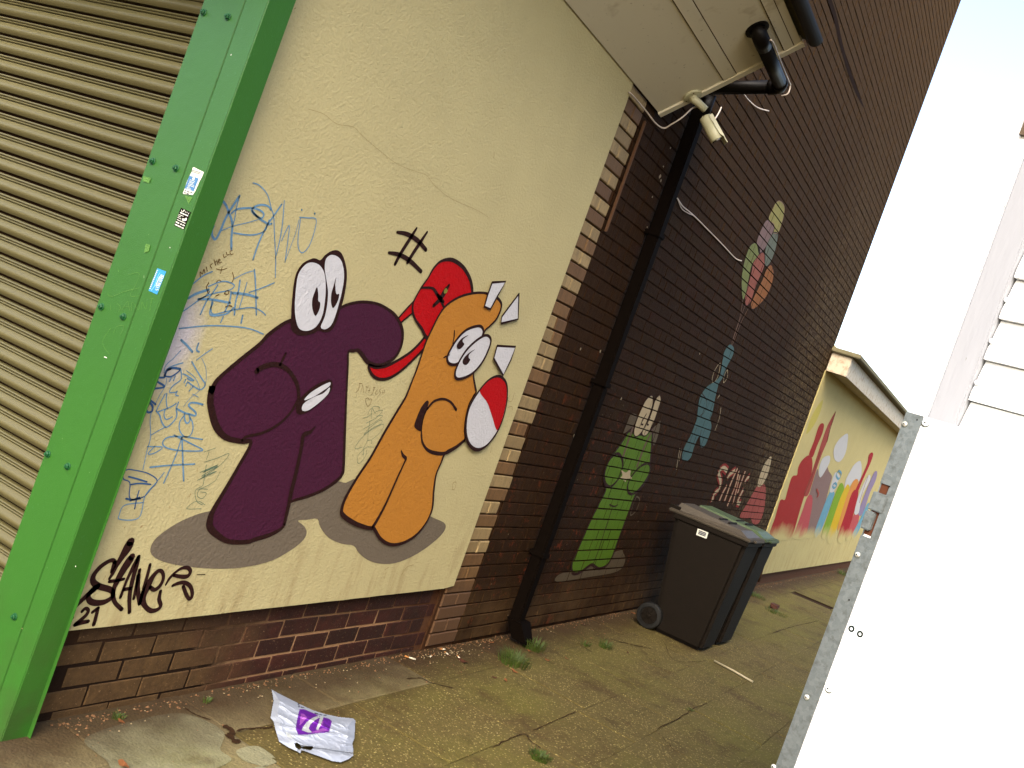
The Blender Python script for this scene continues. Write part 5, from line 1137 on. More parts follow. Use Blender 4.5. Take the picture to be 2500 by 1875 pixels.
for mi, L, q in [
    (12, 0, [(660, 240), (640, 330), (600, 420), (560, 480), (530, 500), (560, 400), (610, 300)]),
    (2, 1, [(620, 770), (632, 835), (690, 760), (705, 790), (730, 830), (718, 880), (700, 950), (645, 1150), (600, 1290), (460, 1300), (480, 1200), (545, 1000), (590, 850)]),
    (0, 2, [(245, 1290), (290, 1150), (330, 1015), (365, 1013), (382, 960), (410, 860), (432, 825), (460, 820), (470, 760), (500, 705), (548, 668), (575, 690), (578, 760), (560, 850), (520, 970), (480, 1100), (440, 1240), (405, 1315), (300, 1320)]),
    (11, 1, [(545, 980), (500, 1100), (450, 1240), (430, 1310), (520, 1300), (560, 1150), (580, 1000)]),
    (0, 3, [(652, 420), (668, 436), (655, 500), (612, 600), (580, 682), (552, 662), (590, 560), (625, 450)]),
    (1, 3, [(755, 335), (738, 400), (708, 470), (692, 560), (655, 650), (612, 770), (580, 870), (545, 975), (512, 968), (560, 840), (625, 640), (682, 470), (715, 400)]),
    (3, 2, [(848, 500), (850, 560), (832, 655), (790, 717), (750, 700), (744, 620), (785, 545)]), (3, 0, [(706, 670), (715, 705), (690, 765), (640, 840), (628, 780), (655, 695)]),
    (3, 1, [(950, 714), (958, 800), (940, 865), (900, 860), (870, 900), (830, 930), (835, 860), (870, 790), (905, 735)]),
    (4, 2, [(712, 950), (748, 955), (735, 1010), (665, 1200), (618, 1300), (590, 1280), (640, 1130)]), (3, 1, [(755, 800), (790, 830), (770, 880), (745, 945), (712, 950), (725, 880)]),
    (5, 2, [(800, 880), (822, 925), (800, 1010), (735, 1180), (690, 1305), (648, 1290), (700, 1120), (760, 950)]), (6, 3, [(850, 890), (862, 940), (836, 1020), (775, 1200), (728, 1340), (690, 1320), (740, 1150), (800, 980)]),
    (7, 2, [(890, 872), (930, 858), (918, 930), (865, 1050), (800, 1210), (770, 1240), (820, 1050)]), (8, 4, [(925, 930), (932, 965), (900, 1100), (850, 1270), (805, 1345), (770, 1310), (830, 1120), (882, 960)]),
    (8, 4, [(1036, 645), (1046, 665), (1020, 740), (965, 860), (930, 945), (912, 930), (950, 850), (1002, 730), (1012, 670)]),
    (11, 3, [(905, 1110), (940, 1120), (920, 1220), (870, 1310), (835, 1320), (860, 1230)]), (9, 4, [(1058, 795), (1078, 800), (1062, 870), (1020, 960), (965, 1120), (930, 1116), (970, 1000), (1022, 870)]),
    (4, 3, [(1003, 1040), (1015, 1062), (960, 1200), (900, 1310), (880, 1290), (945, 1160)]), (3, 2, [(1010, 820), (1022, 860), (960, 980), (935, 1110), (900, 1112), (940, 960)])]:
    lay += .35; flF.fill(fm, q, 'L', lay, mi, n=3)
for q, mi in (([(755, 335), (735, 400), (712, 470), (690, 560)], 10), ([(640, 640), (600, 760), (555, 870), (515, 965)], 10), ([(1005, 835), (970, 930), (940, 1030)], 10), ([(780, 785), (800, 810), (780, 850), (760, 820), (780, 785)], 4), ([(750, 880), (765, 900), (745, 920), (732, 900), (750, 880)], 4), ([(610, 930), (625, 970), (612, 985)], 1)):
    lay += .35; flF.stroke(fm, q, 'L', lay, mi, .035)
fm.build('painted_skyline', FMATS, fb)
# ------------------------------------------------------------------ wheelie bins
def make_bin(name, lidmat, x0, y0, label):
    r = empty(name, (x0, y0, 0), label, 'bin', 'wheelie bins standing against the dark wall')
    def body(m):
        # tapered tub: base 0.40 x 0.47, rim 0.50 x 0.66, front (alley side) at -y
        B = [(.015, .055), (.40, .055), (.40, .47), (.015, .47)]; T_ = [(.0, .0), (.47, .0), (.47, .60), (.0, .60)]
        bm = bmesh.new(); vb = [bm.verts.new((x, y, .006)) for x, y in B]; vt = [bm.verts.new((x, y, .91)) for x, y in T_]
        bm.faces.new(vb[::-1]); bm.faces.new(vt)
        for i in range(4): bm.faces.new((vb[i], vb[(i+1) % 4], vt[(i+1) % 4], vt[i]))
        bmesh.ops.recalc_face_normals(bm, faces=bm.faces[:])
        bmesh.ops.bevel(bm, geom=bm.edges[:], offset=.030, segments=5, affect='EDGES'); bm.verts.index_update()
        m.add([v.co + Vector((x0, y0, 0)) for v in bm.verts], [tuple(v.index for v in f.verts) for f in bm.faces], 0, False); bm.free()
    m = MB(); body(m); o = m.build('tub', M['bin'], r)
    MB().bbox((x0-.008, y0-.012, .885), (x0+.478, y0+.61, .925), .008).build('rim', M['bin'], r)
    m = MB()
    m.bbox((x0-.014, y0-.022, .927), (x0+.484, y0+.66, .952), .008)
    o = m.build('lid', lidmat, r)
    m = MB(); m.hexa([(x0+.02, y0+.015, .953), (x0+.45, y0+.015, .953), (x0+.45, y0+.62, .953), (x0+.02, y0+.62, .953), (x0+.06, y0+.09, .985), (x0+.41, y0+.09, .985), (x0+.41, y0+.60, 1.012), (x0+.06, y0+.60, 1.012)]); m.build('lid_top', lidmat, o)
    MB().bbox((x0+.09, y0-.045, .930), (x0+.38, y0-.018, .948), .006).build('lid_grip', lidmat, o)
    for yy in (.20, .28): MB().bbox((x0+.12, y0+yy, .999-.012), (x0+.35, y0+yy+.02, .999+.006), .004).build('lid_rib', M['bin'], o)
    m = MB(); m.tube([(x0+.03, y0+.655, .965), (x0+.44, y0+.655, .965)], .014, 10); m.build('handle', M['bin'], r)
    for xx in (x0+.03, x0+.43): MB().bbox((xx-.012, y0+.58, .93), (xx+.012, y0+.67, .98), .005).build('handle_bracket', M['bin'], r)
    for xx, sg in ((x0-.006, -1), (x0+.472, 1)):
        m = MB(); c = (xx+.0, y0+.515, .105); lathe(m, c, (sg, 0, 0), [(.070, -.03), (.098, -.028), (.104, -.020), (.104, .012), (.098, .020), (.072, .022), (.068, .012)], 26); m.fixn(); wl = m.build('wheel', M['tyre'], r)
        m = MB(); lathe(m, (c[0]+sg*.012, c[1], c[2]), (sg, 0, 0), [(.066, -.004), (.066, 0), (.020, .003), (.016, .012), (.010, .013)], 20); m.fixn(); hb = m.build('hub', M['bin'], wl)
        m = MB()
        for k in range(7):
            a = 2*math.pi*k/7; d = Vector((0, math.cos(a), math.sin(a))); e = Vector((0, -d.z, d.y)); cc_ = Vector((c[0]+sg*.016, c[1], c[2]))
            q = [cc_+d*.018-e*.004, cc_+d*.062-e*.004, cc_+d*.062+e*.004, cc_+d*.018+e*.004]; m.hexa(q+[v+Vector((sg*.006, 0, 0)) for v in q])
        m.fixn(); m.build('spokes', M['bin'], wl)
    m = MB(); m.tube([(x0-.0, y0+.515, .105), (x0+.47, y0+.515, .105)], .011, 8); m.build('axle', M['tyre'], r)
    return r
b1 = make_bin('wheelie_bin', M['lid'], 7.50, 1.635, 'nearer dark wheelie bin with grey weathered lid and small white sticker')
m = MB(); m.add([(7.4985, 1.90, .80), (7.4985, 1.82, .80), (7.4985, 1.82, .85), (7.4985, 1.90, .85)], [(0, 1, 2, 3)])
lb = on_x((1711, 1302), 7.50)
m = MB(); q = [on_x(sp(('K', a, b)), 7.4965) for a, b in [(1275, 1232), (1358, 1265), (1342, 1312), (1262, 1282)]]; m.add(q, [(0, 3, 2, 1)]); st_ = m.build('sticker', M['white_label'], b1)
m = MB()
for k_ in range(3):
    a = lerp(q[0], q[3], .25+.22*k_); b = lerp(q[1], q[2], .25+.22*k_); A = lerp(a, b, .15); B = lerp(a, b, .85); dz = Vector((0, 0, .004)); X_ = Vector((-.001, 0, 0))
    m.add([A-dz+X_, B-dz+X_, B+dz+X_, A+dz+X_], [(0, 1, 2, 3)])
m.build('print', M['bag_k'], st_)
b2 = make_bin('wheelie_bin', M['lid_g'], 8.00, 1.625, 'farther dark wheelie bin with algae green lid, half hidden by the first')
# ------------------------------------------------------------------ white hut and hinged board on the right
HD = Vector((.31015, .95068, 0)).normalized(); HN = Vector((-HD.y, HD.x, 0))
C0 = Vector((2.443, .292, 0))
def hp_(s, off, z): return C0 + HD*s - HN*off + Vector((0, 0, z))        # off > 0 : behind the board
def hbox(m, s0, s1, o0, o1, z0, z1, mi=0, bev=.0):
    pts = [hp_(s0, o0, z0), hp_(s1, o0, z0), hp_(s1, o1, z0), hp_(s0, o1, z0), hp_(s0, o0, z1), hp_(s1, o0, z1), hp_(s1, o1, z1), hp_(s0, o1, z1)]
    bm = bmesh.new(); vs = [bm.verts.new(v) for v in pts]
    for f in [(0, 1, 5, 4), (1, 2, 6, 5), (2, 3, 7, 6), (3, 0, 4, 7), (4, 5, 6, 7), (0, 3, 2, 1)]: bm.faces.new([vs[i] for i in f])
    bmesh.ops.recalc_face_normals(bm, faces=bm.faces[:])
    if bev: bmesh.ops.bevel(bm, geom=bm.edges[:], offset=bev, segments=2, affect='EDGES')
    bm.verts.index_update(); m.add([v.co[:] for v in bm.verts], [tuple(v.index for v in f.verts) for f in bm.faces], mi); bm.free(); return m
hut = empty('white_hut', tuple(hp_(-1, .5, 0)), 'white painted timber hut with lapped boards behind the white sheet', 'hut')
HO = .085
hbox(MB(), -.0075, .034, HO, HO+.09, 0, 2.60, bev=.003).build('corner_board', M['white_gloss'], hut)
hbox(MB(), -.0118, -.0095, HO+.004, HO+.09, 0, 2.60).build('corner_bead', M['white_gloss'], hut)
hbox(MB(), -.0835, -.0145, HO-.006, HO+.08, 0, 2.62, bev=.003).build('upright_board', M['white_flaky'], hut)
bz = [2.209-.1008*k for k in range(-5, 22)]
def board_mesh():
    m = MB(); s0, s1 = -2.6, -.0870
    prof = [(HO+.004, 0), (HO+.004, .018), (HO+.022, .0985), (HO+.03, .0985), (HO+.03, 0)]
    vs = [hp_(s0, o, z) for o, z in prof] + [hp_(s1, o, z) for o, z in prof]; n = len(prof)
    m.add(vs, [(i, (i+1) % n, n+(i+1) % n, n+i) for i in range(n)] + [tuple(range(n)), tuple(range(2*n-1, n-1, -1))]).fixn()
    me = bpy.data.meshes.new('board'); me.from_pydata(m.v, [], m.f); me.materials.append(M['white_gloss']); me.update(); return me
bmh = board_mesh()
for z in bz:
    if z > .0: place('board', bmh, hut, (0, 0, z-.0))
hbox(MB(), -2.6, .03, HO+.05, 3.2, 0, 2.58).build('hut_core', M['brace'], hut)
hbox(MB(), -2.8, .0, HO-.05, 3.4, 2.66, 2.72).build('roof', M['roof_edge'], hut)
hbox(MB(), -.02, .012, HO-.012, HO+.0, 2.545, 2.60).build('eaves_bracket', M['brace'], hut)
for (sx, sy) in ((2458, 732), (2422, 833), (2386, 934), (2397, 812)):
    p = on_plane((sx, sy), hp_(0, HO+.002, 0), HN); m = MB(); lathe(m, p, HN, [(.006, -.004), (.006, .002), (.004, .003)], 10); m.fixn().build('nail', M['white_gloss'], hut)
# white sheet with galvanised edge
pn = empty('white_sheet_board', tuple(hp_(-.6, 0, 0)), 'smooth white sheet board edged with a galvanised strip, close on the right', 'board')
hbox(MB(), -1.9, -.004, .002, .020, .03, 1.832).build('sheet', M['white_sheet'], pn)
# galvanised angle, cut out for the latch
zl = {'rust0': 1.626, 'rust1': 1.655}
ga = MB()
hbox(ga, -.0425, .0, -.003, .0, .03, 1.525); hbox(ga, -.0425, -.028, -.003, .0, 1.525, 1.832); hbox(ga, -.028, .0, -.003, .0, 1.655, 1.832); hbox(ga, -.028, -.024, -.003, .0, 1.525, 1.655); hbox(ga, -.003, .0, .0005, .024, .03, 1.832)
go = ga.build('galvanised_edge', M['galv'], pn)
hbox(MB(), -.027, -.001, .0008, .0016, 1.53, 1.655).build('rust_patch', M['rust'], pn)
m = MB(); hbox(m, -.030, .006, -.008, -.0035, 1.588, 1.632, bev=.002); m.build('hasp', M['galv'], pn)
m = MB(); hbox(m, -.018, .006, -.012, .012, 1.540, 1.585, bev=.003); m.build('latch_tongue', M['galv'], pn)
def screw(p, r, mat, name='screw'):
    m = MB(); lathe(m, p-Vector((0, 0, .0016)), HN, [(r*1.18, 0), (r*1.18, .0006)], 18); m.fixn().build('screw_shade_ring', paint('screw_shade', 96, 100, 92), pn)  # shade below the screw head, painted as a larger dark disc
    m = MB(); lathe(m, p, HN, [(r, 0), (r, .0012), (r*.8, .0035), (r*.3, .0045)], 18); m.fixn(); o = m.build(name, mat, pn)
    m = MB(); a = Vector((0, 0, 1)); b = HD
    for u, v in ((a, b), (b, a)):
        c = p+HN*.0050; q = [c-u*r*.34-v*r*.09, c+u*r*.34-v*r*.09, c+u*r*.34+v*r*.09, c-u*r*.34+v*r*.09]; m.hexa(q+[x+HN*.0006 for x in q])
    m.fixn(); m.build('cross_recess', M['lens'], o)
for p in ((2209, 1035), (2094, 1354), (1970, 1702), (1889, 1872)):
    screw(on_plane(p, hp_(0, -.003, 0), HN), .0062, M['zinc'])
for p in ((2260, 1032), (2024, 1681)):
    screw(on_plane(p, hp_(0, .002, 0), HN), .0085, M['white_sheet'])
for p in ((2239, 1025), (2172, 1188), (2073, 1465)):
    m = MB(); lathe(m, on_plane(p, hp_(0, -.0031, 0), HN), HN, [(.0022, 0), (.0018, .0006)], 8); m.fixn().build('rivet_hole', M['lens'], pn)
for p in ((2079, 1535), (2100, 1548)):
    c_ = on_plane(p, hp_(0, .0015, 0), HN); m = MB(); vs = []; 
    for k in range(20):
        a = 2*math.pi*k/20; d = HD*math.cos(a)+Vector((0, 0, 1))*math.sin(a); vs += [c_+d*.0078+HN*.0008, c_+d*.0034+HN*.0008]
    m.add(vs, [(2*k, 2*((k+1) % 20), 2*((k+1) % 20)+1, 2*k+1) for k in range(20)]).fixn()
    if Vector((HN)).dot((Vector(m.v[m.f[0][1]])-Vector(m.v[m.f[0][0]])).cross(Vector(m.v[m.f[0][2]])-Vector(m.v[m.f[0][0]]))) < 0: m.f = [f[::-1] for f in m.f]
    m.build('printed_ring', paint('black_ring_print', 30, 40, 36), pn)
m = MB()
for a in ([(2076, 1522), (2083, 1518), (2088, 1524)], [(2079, 1527), (2086, 1528)], [(2088, 1530), (2094, 1538), (2092, 1532)]):
    pp = [on_plane(p, hp_(0, .0015, 0), HN)+HN*.0008 for p in a]; m.tube(pp, .0006, 4)
m.build('printed_scribble', paint('pale_blue_print', 140, 170, 190), pn)
nb = empty('unseen_shade_building', (12, -3, 0), 'unseen plain brick building across the alley, added to shade the wall', 'building')  # unseen mass, its length and height set to darken the alley wall
MB().box((3.3, -7, -.02), (9.6, -1.2, 5.2)).build('wall', M['plinth'], nb)
MB().bbox((3.2, -7.2, 5.2), (9.7, -1.1, 5.35), .02).build('shade_building_coping', M['roof_edge'], nb)
# ------------------------------------------------------------------ plastic bag on the pavement
bo = [('N', 200, 1053), ('N', 250, 1082), ('N', 330, 1122), ('N', 420, 1168), ('N', 520, 1215), ('N', 620, 1245), ('N', 720, 1266), ('N', 800, 1274), ('N', 832, 1278), ('N', 845, 1292), ('N', 842, 1360), ('N', 838, 1430), ('N', 822, 1470), ('N', 830, 1520), ('N', 830, 1562), ('N', 795, 1590), ('N', 735, 1614), ('N', 670, 1606), ('N', 600, 1580), ('N', 500, 1545), ('N', 432, 1520),
      ('N', 420, 1545), ('N', 395, 1530), ('N', 330, 1500), ('N', 258, 1455), ('N', 228, 1360), ('N', 215, 1300), ('N', 192, 1272), ('N', 200, 1220), ('N', 215, 1140)]
BP = [sp(q) for q in bo]
def inside(p, poly):
    c_ = False
    for i in range(len(poly)):
        a, b = poly[i-1], poly[i]
        if (a[1] > p[1]) != (b[1] > p[1]) and p[0] < (b[0]-a[0])*(p[1]-a[1])/(b[1]-a[1])+a[0]: c_ = not c_
    return c_
def dseg(p, poly):
    best = 1e9
    for i in range(len(poly)):
        a, b = Vector(poly[i-1]), Vector(poly[i]); q = Vector(p); d = b-a; t_ = max(0, min(1, (q-a).dot(d)/max(d.length_squared, 1e-9))); best = min(best, (a+d*t_-q).length)
    return best
N_ = lambda L: [sp(q, 'N') for q in L]
holes = [N_([(375, 1470), (395, 1462), (420, 1480), (432, 1500), (415, 1520), (385, 1500)]), N_([(428, 1498), (470, 1490), (515, 1490), (522, 1505), (500, 1522), (440, 1512)])]
purple = N_([(415, 1205), (450, 1205), (520, 1235), (580, 1262), (640, 1278), (665, 1295), (655, 1340), (640, 1385), (560, 1390), (480, 1400), (402, 1400), (385, 1350), (400, 1270)])
lightp = [N_([(425, 1240), (445, 1240), (475, 1268), (455, 1290), (430, 1320), (415, 1330), (420, 1280)]), N_([(560, 1300), (600, 1300), (590, 1330), (560, 1345)]), N_([(600, 1350), (640, 1370), (560, 1385), (500, 1385)])]
silver = [N_([(560, 1255), (520, 1268), (470, 1305), (440, 1345), (432, 1368), (480, 1385), (510, 1385), (500, 1372), (485, 1355), (500, 1320), (540, 1285), (575, 1268)]), N_([(575, 1258), (602, 1262), (585, 1310), (560, 1365), (540, 1362), (562, 1310)])]
prnt = [N_([(402, 1158), (420, 1158), (418, 1166), (408, 1170), (420, 1182), (410, 1192), (400, 1188), (410, 1180), (402, 1172)]), N_([(424, 1186), (450, 1190), (450, 1196), (424, 1194)]), N_([(530, 1232), (560, 1238), (560, 1248), (530, 1240)]), N_([(566, 1240), (590, 1246), (588, 1252), (566, 1248)]), N_([(600, 1248), (626, 1250), (624, 1256), (600, 1254)])]
greyt = N_([(305, 1378), (340, 1395), (372, 1430), (350, 1432), (318, 1415)])
flapline = N_([(420, 1470), (520, 1478), (640, 1500), (740, 1520), (820, 1540)])
step = 1.05; x0 = min(p[0] for p in BP)-1; x1 = max(p[0] for p in BP)+1; y0 = min(p[1] for p in BP)-1; y1 = max(p[1] for p in BP)+1
nx = int((x1-x0)/step); ny = int((y1-y0)/step)
vid = {}; bv = []; bf = []; bmi = []
def bag_h(X, Y, px_, py_, edge):
    e = min(1, edge/16)
    h = .012+.030*e*(.55+.6*mnoise.noise(Vector((X*6, Y*6, 4))))
    r1 = 1-abs(mnoise.noise(Vector((X*13+Y*5, Y*8, 2))))*2.2; r2 = 1-abs(mnoise.noise(Vector((X*30, Y*24-X*12, 7))))*2.4
    h += .008*max(0, r1)**2*e + .002*max(0, r2)**2*e
    # the flap with the handle folds up behind a crease
    fy = (py_-(1350+1478/3.16)) - (px_-(600+420/3.16))*.145
    if px_ > 600+400/3.16 and fy > 0: h = h*.35 + .004 + .030*math.exp(-fy/2.5)
    dx = px_-(600+300/3.16); dy = py_-(1350+1400/3.16)
    h -= .018*math.exp(-(dx*dx/250+dy*dy/500))
    return max(.007, h+.001)
def vert(i, j):
    if (i, j) in vid: return vid[(i, j)]
    x, y = x0+i*step, y0+j*step; g_ = on_z((x, y), 0.006); ed = dseg((x, y), BP)
    if not inside((x, y), BP): ed = 0
    h = bag_h(g_.x, g_.y, x, y, ed)
    # keep the outline where it is seen: shift along the view ray to the lifted height
    q = on_z((x, y), .006+h)
    vid[(i, j)] = len(bv); bv.append(tuple(q)); return vid[(i, j)]
for j in range(ny):
    for i in range(nx):
        c_ = (x0+(i+.5)*step, y0+(j+.5)*step)
        if not inside(c_, BP) or any(inside(c_, h) for h in holes): continue
        bf.append((vert(i, j), vert(i, j+1), vert(i+1, j+1), vert(i+1, j)))
        mi = 0
        if inside(c_, purple): mi = 1
        if mi and any(inside(c_, q) for q in lightp): mi = 2
        if any(inside(c_, q) for q in silver): mi = 3
        if any(inside(c_, q) for q in prnt) or False: mi = 4
        if inside(c_, greyt): mi = 3
        bmi.append(mi)
me = bpy.data.meshes.new('plastic_bag'); me.from_pydata(bv, [], bf)
for k_ in ('bag', 'bag_p', 'bag_pk', 'bag_s', 'bag_k'): me.materials.append(M[k_])
me.polygons.foreach_set('material_index', bmi); me.polygons.foreach_set('use_smooth', [True]*len(bf)); me.update()
o = bpy.data.objects.new('plastic_bag', me); COL.objects.link(o)
tag(o, 'crumpled white plastic carrier bag with purple printed patch lying on the pavement', 'bag')
# ------------------------------------------------------------------ leaves, cigarette ends, weeds, grit
def leaf_mesh(seed, mat, oak=False):
    rr = random.Random(seed); m = MB(); n = 14; vs = [(0, 0, .006)]
    for k_ in range(n):
        a = 2*math.pi*k_/n; r = .5*(1-.35*abs(math.sin(a)))*(1 if k_ % 2 else .72+.2*rr.random()); vs.append((math.cos(a)*r, math.sin(a)*r*.62, .06*rr.random()+.05*math.cos(2*a)+.03))
    m.add(vs, [(0, 1+k_, 1+(k_+1) % n) for k_ in range(n)]); m.add([(-.5, -.012, .01), (-.85, -.012, .03), (-.85, .012, .03), (-.5, .012, .01)], [(0, 1, 2, 3), (3, 2, 1, 0)])
    me = bpy.data.meshes.new('dead_leaf'); me.from_pydata(m.v, [], m.f); me.materials.append(mat); me.update(); return me
LM = [leaf_mesh(s, M['leaf'] if s % 3 else M['leaf2']) for s in range(6)]
leaves = [(('N', 1680, 840), .085, 'large orange brown dead leaf on the pavement between cigarette ends and grass', .3), (('N', 1890, 690), .06, 'curled dead leaf against the wall just left of the downpipe foot', 1.2), (('N', 2075, 915), .055, 'curled orange leaf at the lower edge of the big grass tuft', .2),
    (('N', 1920, 962), .04, 'small rust coloured leaf, left one of a pair on the bare pavement', .8), (('N', 2005, 982), .045, 'small rust coloured leaf, right one of a pair on the bare pavement', -.4), (('N', 2190, 760), .05, 'orange leaf tucked into the upper grass tuft', 0),
    (('O', 395, 555), .055, 'bright orange leaf lying at the foot of the green painted figure', .6), (('O', 120, 830), .055, 'brown leaf with dark stalk just right of the grass tufts', .3), (('O', 265, 815), .045, 'single orange leaf alone right of the grass tufts', 0), (('O', 735, 770), .035, 'tiny orange leaf in front of the nearer bin wheel', -.6),
    (('M', 935, 1302), .045, 'orange leaf at the wall foot near the green post', .4), (('M', 955, 1640), .07, 'orange brown leaf at the bottom edge of the picture, left side', .2), (('O', 2145, 600), .03, 'small dark leaf alone on the far pavement near the white board', 0), (('O', 1680, 335), .06, 'dark leaf beside the weeds behind the farther bin', .3),
    (('O', 780, 465), .05, 'reddish leaf by the wall just left of the bin wheel', .9), (('N', 1560, 790), .03, 'small brown leaf among the cigarette ends by the wall', .9)]
for i, (q, s_, lab, rz) in enumerate(leaves):
    p = on_z(sp(q), .006); o = bpy.data.objects.new('dead_leaf', LM[i % 6]); COL.objects.link(o); o.location = p; o.scale = (s_, s_, s_); o.rotation_euler = (random.uniform(-.15, .15), random.uniform(-.15, .15), rz+1.1)
    tag(o, lab, 'leaf', 'dead leaves on the pavement')
def butt(q, rz, lab, L=.045):
    p = on_z(sp(q), .011); r = empty('cigarette_end', tuple(p), lab, 'cigarette end', 'cigarette ends by the wall foot')
    d = Vector((math.cos(rz), math.sin(rz), 0)); m = MB(); m.tube([p-d*L*.5, p+d*L*.1], .0042, 8); m.build('paper', M['butt_w'], r); m = MB(); m.tube([p+d*L*.1, p+d*L*.5], .0043, 8); m.build('filter', M['butt_o'], r)
butt(('N', 1268, 808), 2.2, 'long cigarette end lying alone left of the litter pile', .06)
for i, (q, rz, lab) in enumerate([(('N', 1548, 772), 1.2, 'upright looking cigarette end in the middle of the litter pile'), (('N', 1430, 795), .3, 'cigarette end at the left of the litter pile'), (('N', 1520, 742), 2.8, 'cigarette end touching the wall in the litter pile'), (('N', 1640, 800), .9, 'cigarette end beside the large orange leaf')]): butt(q, rz, lab, .032)
# grit and crumbs swept along the wall foot
gv, gf = [], []
rg = random.Random(3)
def crumb(x, y, s, z=.004):
    n0 = len(gv)
    pts = [(1, 0, 0), (-1, 0, 0), (0, 1, 0), (0, -1, 0), (0, 0, .8), (0, 0, -.3)]
    a = rg.random()*6; ca, sa = math.cos(a), math.sin(a)
    for (u, v, w_) in pts:
        k_ = s*rg.uniform(.6, 1.3); gv.append((x+(u*ca-v*sa)*k_, y+(u*sa+v*ca)*k_*.8, z+w_*k_))
    for f in [(0, 2, 4), (2, 1, 4), (1, 3, 4), (3, 0, 4)]: gf.append(tuple(n0+i for i in f))
for i in range(2600):
    x = 2.3+rg.random()**1.15*17; y = 2.415-abs(rg.gauss(0, .028)) - (.0 if rg.random() < .8 else rg.random()*.25)
    dens = .35+.65*max(0, mnoise.noise(Vector((x*2.2, 0, 0)))+.35)
    if 4.3 < x < 5.2: dens = 1
    if rg.random() < dens: crumb(x, y, rg.uniform(.002, .008))
for i in range(900): crumb(rg.uniform(2.2, 12), rg.uniform(.6, 2.3), rg.uniform(.0012, .0038), .006)
me = bpy.data.meshes.new('loose_grit'); me.from_pydata(gv, [], gf); me.materials.append(M['grit']); me.update()
tag(place('loose_grit', me, pave, (0, 0, 0)), kind='stuff')
pv, pf = [], []
gv2, gf2 = gv, gf; gv, gf = [], []
for i in range(420): crumb(2.3+rg.random()*15, 2.40-abs(rg.gauss(0, .06))-(rg.random() < .25)*rg.random()*1.6, rg.uniform(.0018, .0055), .006)
for i in range(60): crumb(rg.gauss(4.75, .16), 2.36-abs(rg.gauss(0, .035)), rg.uniform(.003, .006), .008)
me = bpy.data.meshes.new('pale_grit'); me.from_pydata(gv, [], gf); me.materials.append(plain('pale_crumbs', P(150, 132, 100), .9, .1, var=.4, bump=0)); me.update()
tag(place('pale_grit', me, pave, (0, 0, 0)), kind='stuff')
# grass tufts
def tuft(q, r, h, n, lab, seed):
    rr = random.Random(seed); p = on_z(sp(q), .002); m = MB()
    for k_ in range(n):
        a = rr.random()*6.28; rad = r*math.sqrt(rr.random()); b = Vector((math.cos(a)*rad, math.sin(a)*rad, 0)); hh = h*rr.uniform(.4, 1); ln = Vector((math.cos(a), math.sin(a), 0))*hh*rr.uniform(.1, .9)
        sd_ = Vector((-math.sin(a+rr.random()), math.cos(a), 0))*rr.uniform(.0012, .0024)
        c1_ = b+ln*.35+Vector((0, 0, hh*.65)); c2_ = b+ln+Vector((0, 0, hh*rr.uniform(.6, 1)))
        m.add([b-sd_, b+sd_, c1_+sd_*.8, c1_-sd_*.8, c2_], [(0, 1, 2, 3), (3, 2, 4)])
    me = bpy.data.meshes.new('grass_tuft'); me.from_pydata([tuple(v) for v in m.v], [], m.f); me.materials.append(M['grass']); me.update()
    o = bpy.data.objects.new('grass_tuft', me); COL.objects.link(o); o.location = p; tag(o, lab, 'grass', 'weeds growing in the pavement joints')
tuft(('N', 2060, 850), .10, .075, 260, 'largest green grass tuft left of the bins, with leaves caught in it', 1)
tuft(('O', 5, 740), .07, .09, 170, 'green grass tuft right behind the largest one', 2)
tuft(('O', 555, 730), .05, .07, 90, 'small grass tuft in front of the bins, right one of a pair', 3)
tuft(('O', 405, 715), .035, .04, 45, 'thin short grass tuft, left one of a pair before the bins', 4)
tuft(('O', 1730, 340), .12, .06, 130, 'weeds growing by the wall behind the farther bin', 5)
tuft(('O', 50, 1580), .055, .03, 260, 'bright green moss clump at the bottom edge of the picture', 6)
tuft(('O', 1880, 465), .14, .035, 200, 'low weeds in the far joint beside a dark scrap', 7)
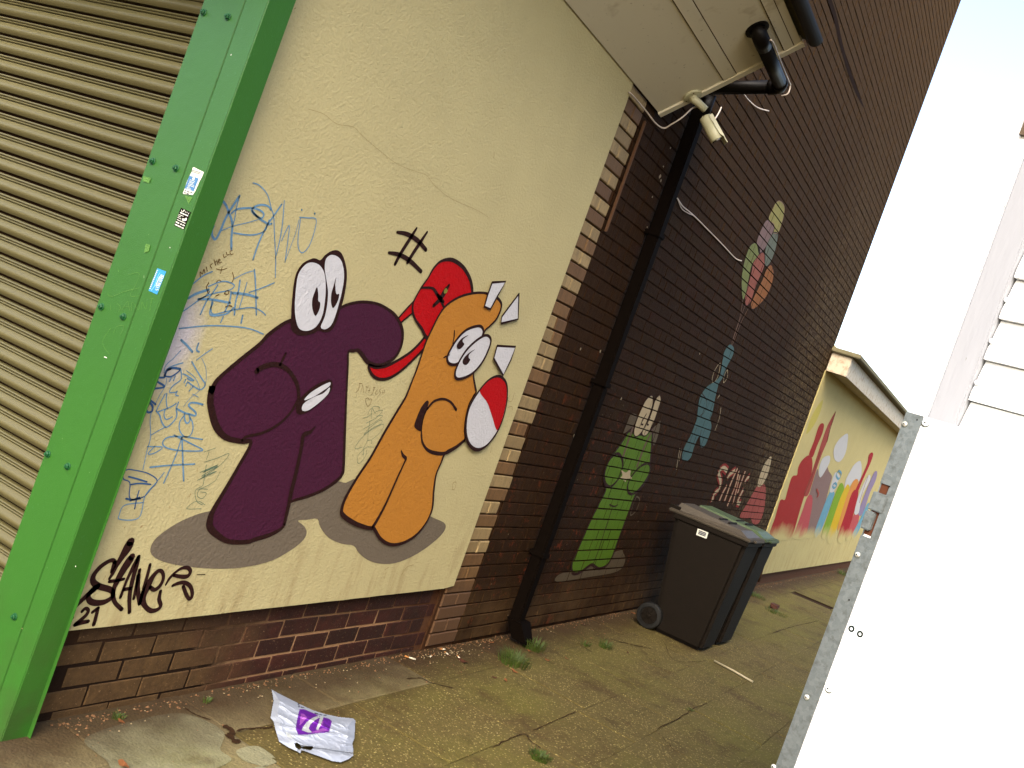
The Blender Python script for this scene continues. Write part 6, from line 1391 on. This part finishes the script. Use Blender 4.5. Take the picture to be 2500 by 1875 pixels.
tuft(('M', 1590, 1150), .018, .025, 30, 'tiny green sprig at the foot of the brick plinth', 8)
tuft(('M', 900, 1280), .022, .03, 40, 'tiny green weed at the wall foot near the post', 9)
tuft(('Q', 805, 165), .10, .12, 90, 'weeds at the foot of the far cream building by the white board', 10)
tuft(('O', 1215, 1212), .03, .010, 60, 'flat dark green moss spot in a crack in mid pavement', 11)
# dark scrap and white stick on the pavement
p = on_z(sp(('O', 1870, 412)), .03); m = MB(); m.bbox((p.x-.09, p.y-.05, .004), (p.x+.07, p.y+.05, .05), .015)
for i, v in enumerate(m.v): m.v[i] = (v[0]+.03*mnoise.noise(Vector(v)*20), v[1]+.03*mnoise.noise(Vector(v)*20+Vector((5, 0, 0))), max(.004, v[2]+.02*mnoise.noise(Vector(v)*18)))
tag(m.build('litter_scrap', M['leaf2']), 'crumpled dark scrap of litter lying on the far weeds', 'litter')
a, b = on_z(sp(('O', 1402, 832)), .012), on_z(sp(('O', 1700, 995)), .012)
m = MB(); m.tube([a, lerp(a, b, .5)+Vector((.004, 0, .003)), b], .0075, 8); tag(m.build('white_stick', plain('dirty_white_plastic', P(176, 164, 132), .5)), 'thin dirty white stick lying on the pavement in front of the bins', 'stick')
# small pale flecks of render and screw heads on the dark wall
fk = MB()
for q, r in ((('G', 870, 355), .016), (('G', 885, 330), .01), (('G', 1000, 405), .014), (('G', 1290, 1308), .012), (('G', 370, 1272), .012), (('G', 525, 1285), .016), (('C', 985, 1360), .018), (('C', 990, 1395), .012), (('C', 1010, 1285), .010), (('C', 925, 1520), .009), (('C', 1065, 1140), .012), (('K', 685, 232), .014), (('K', 325, 515), .018), (('C', 795, 1160), .01), (('G', 1440, 1630), .014)):
    c_ = on_y(sp(q), DY-.0025); n = 7; vs = [(c_.x+math.cos(k_*.9)*r*random.uniform(.5, 1.1), c_.y, c_.z+math.sin(k_*.9)*r*random.uniform(.4, 1)) for k_ in range(n)]; fk.add(vs, [tuple(range(n))])
tag(fk.build('pale_flecks', paint('pale_fleck', 150, 135, 110), dw), kind='stuff')
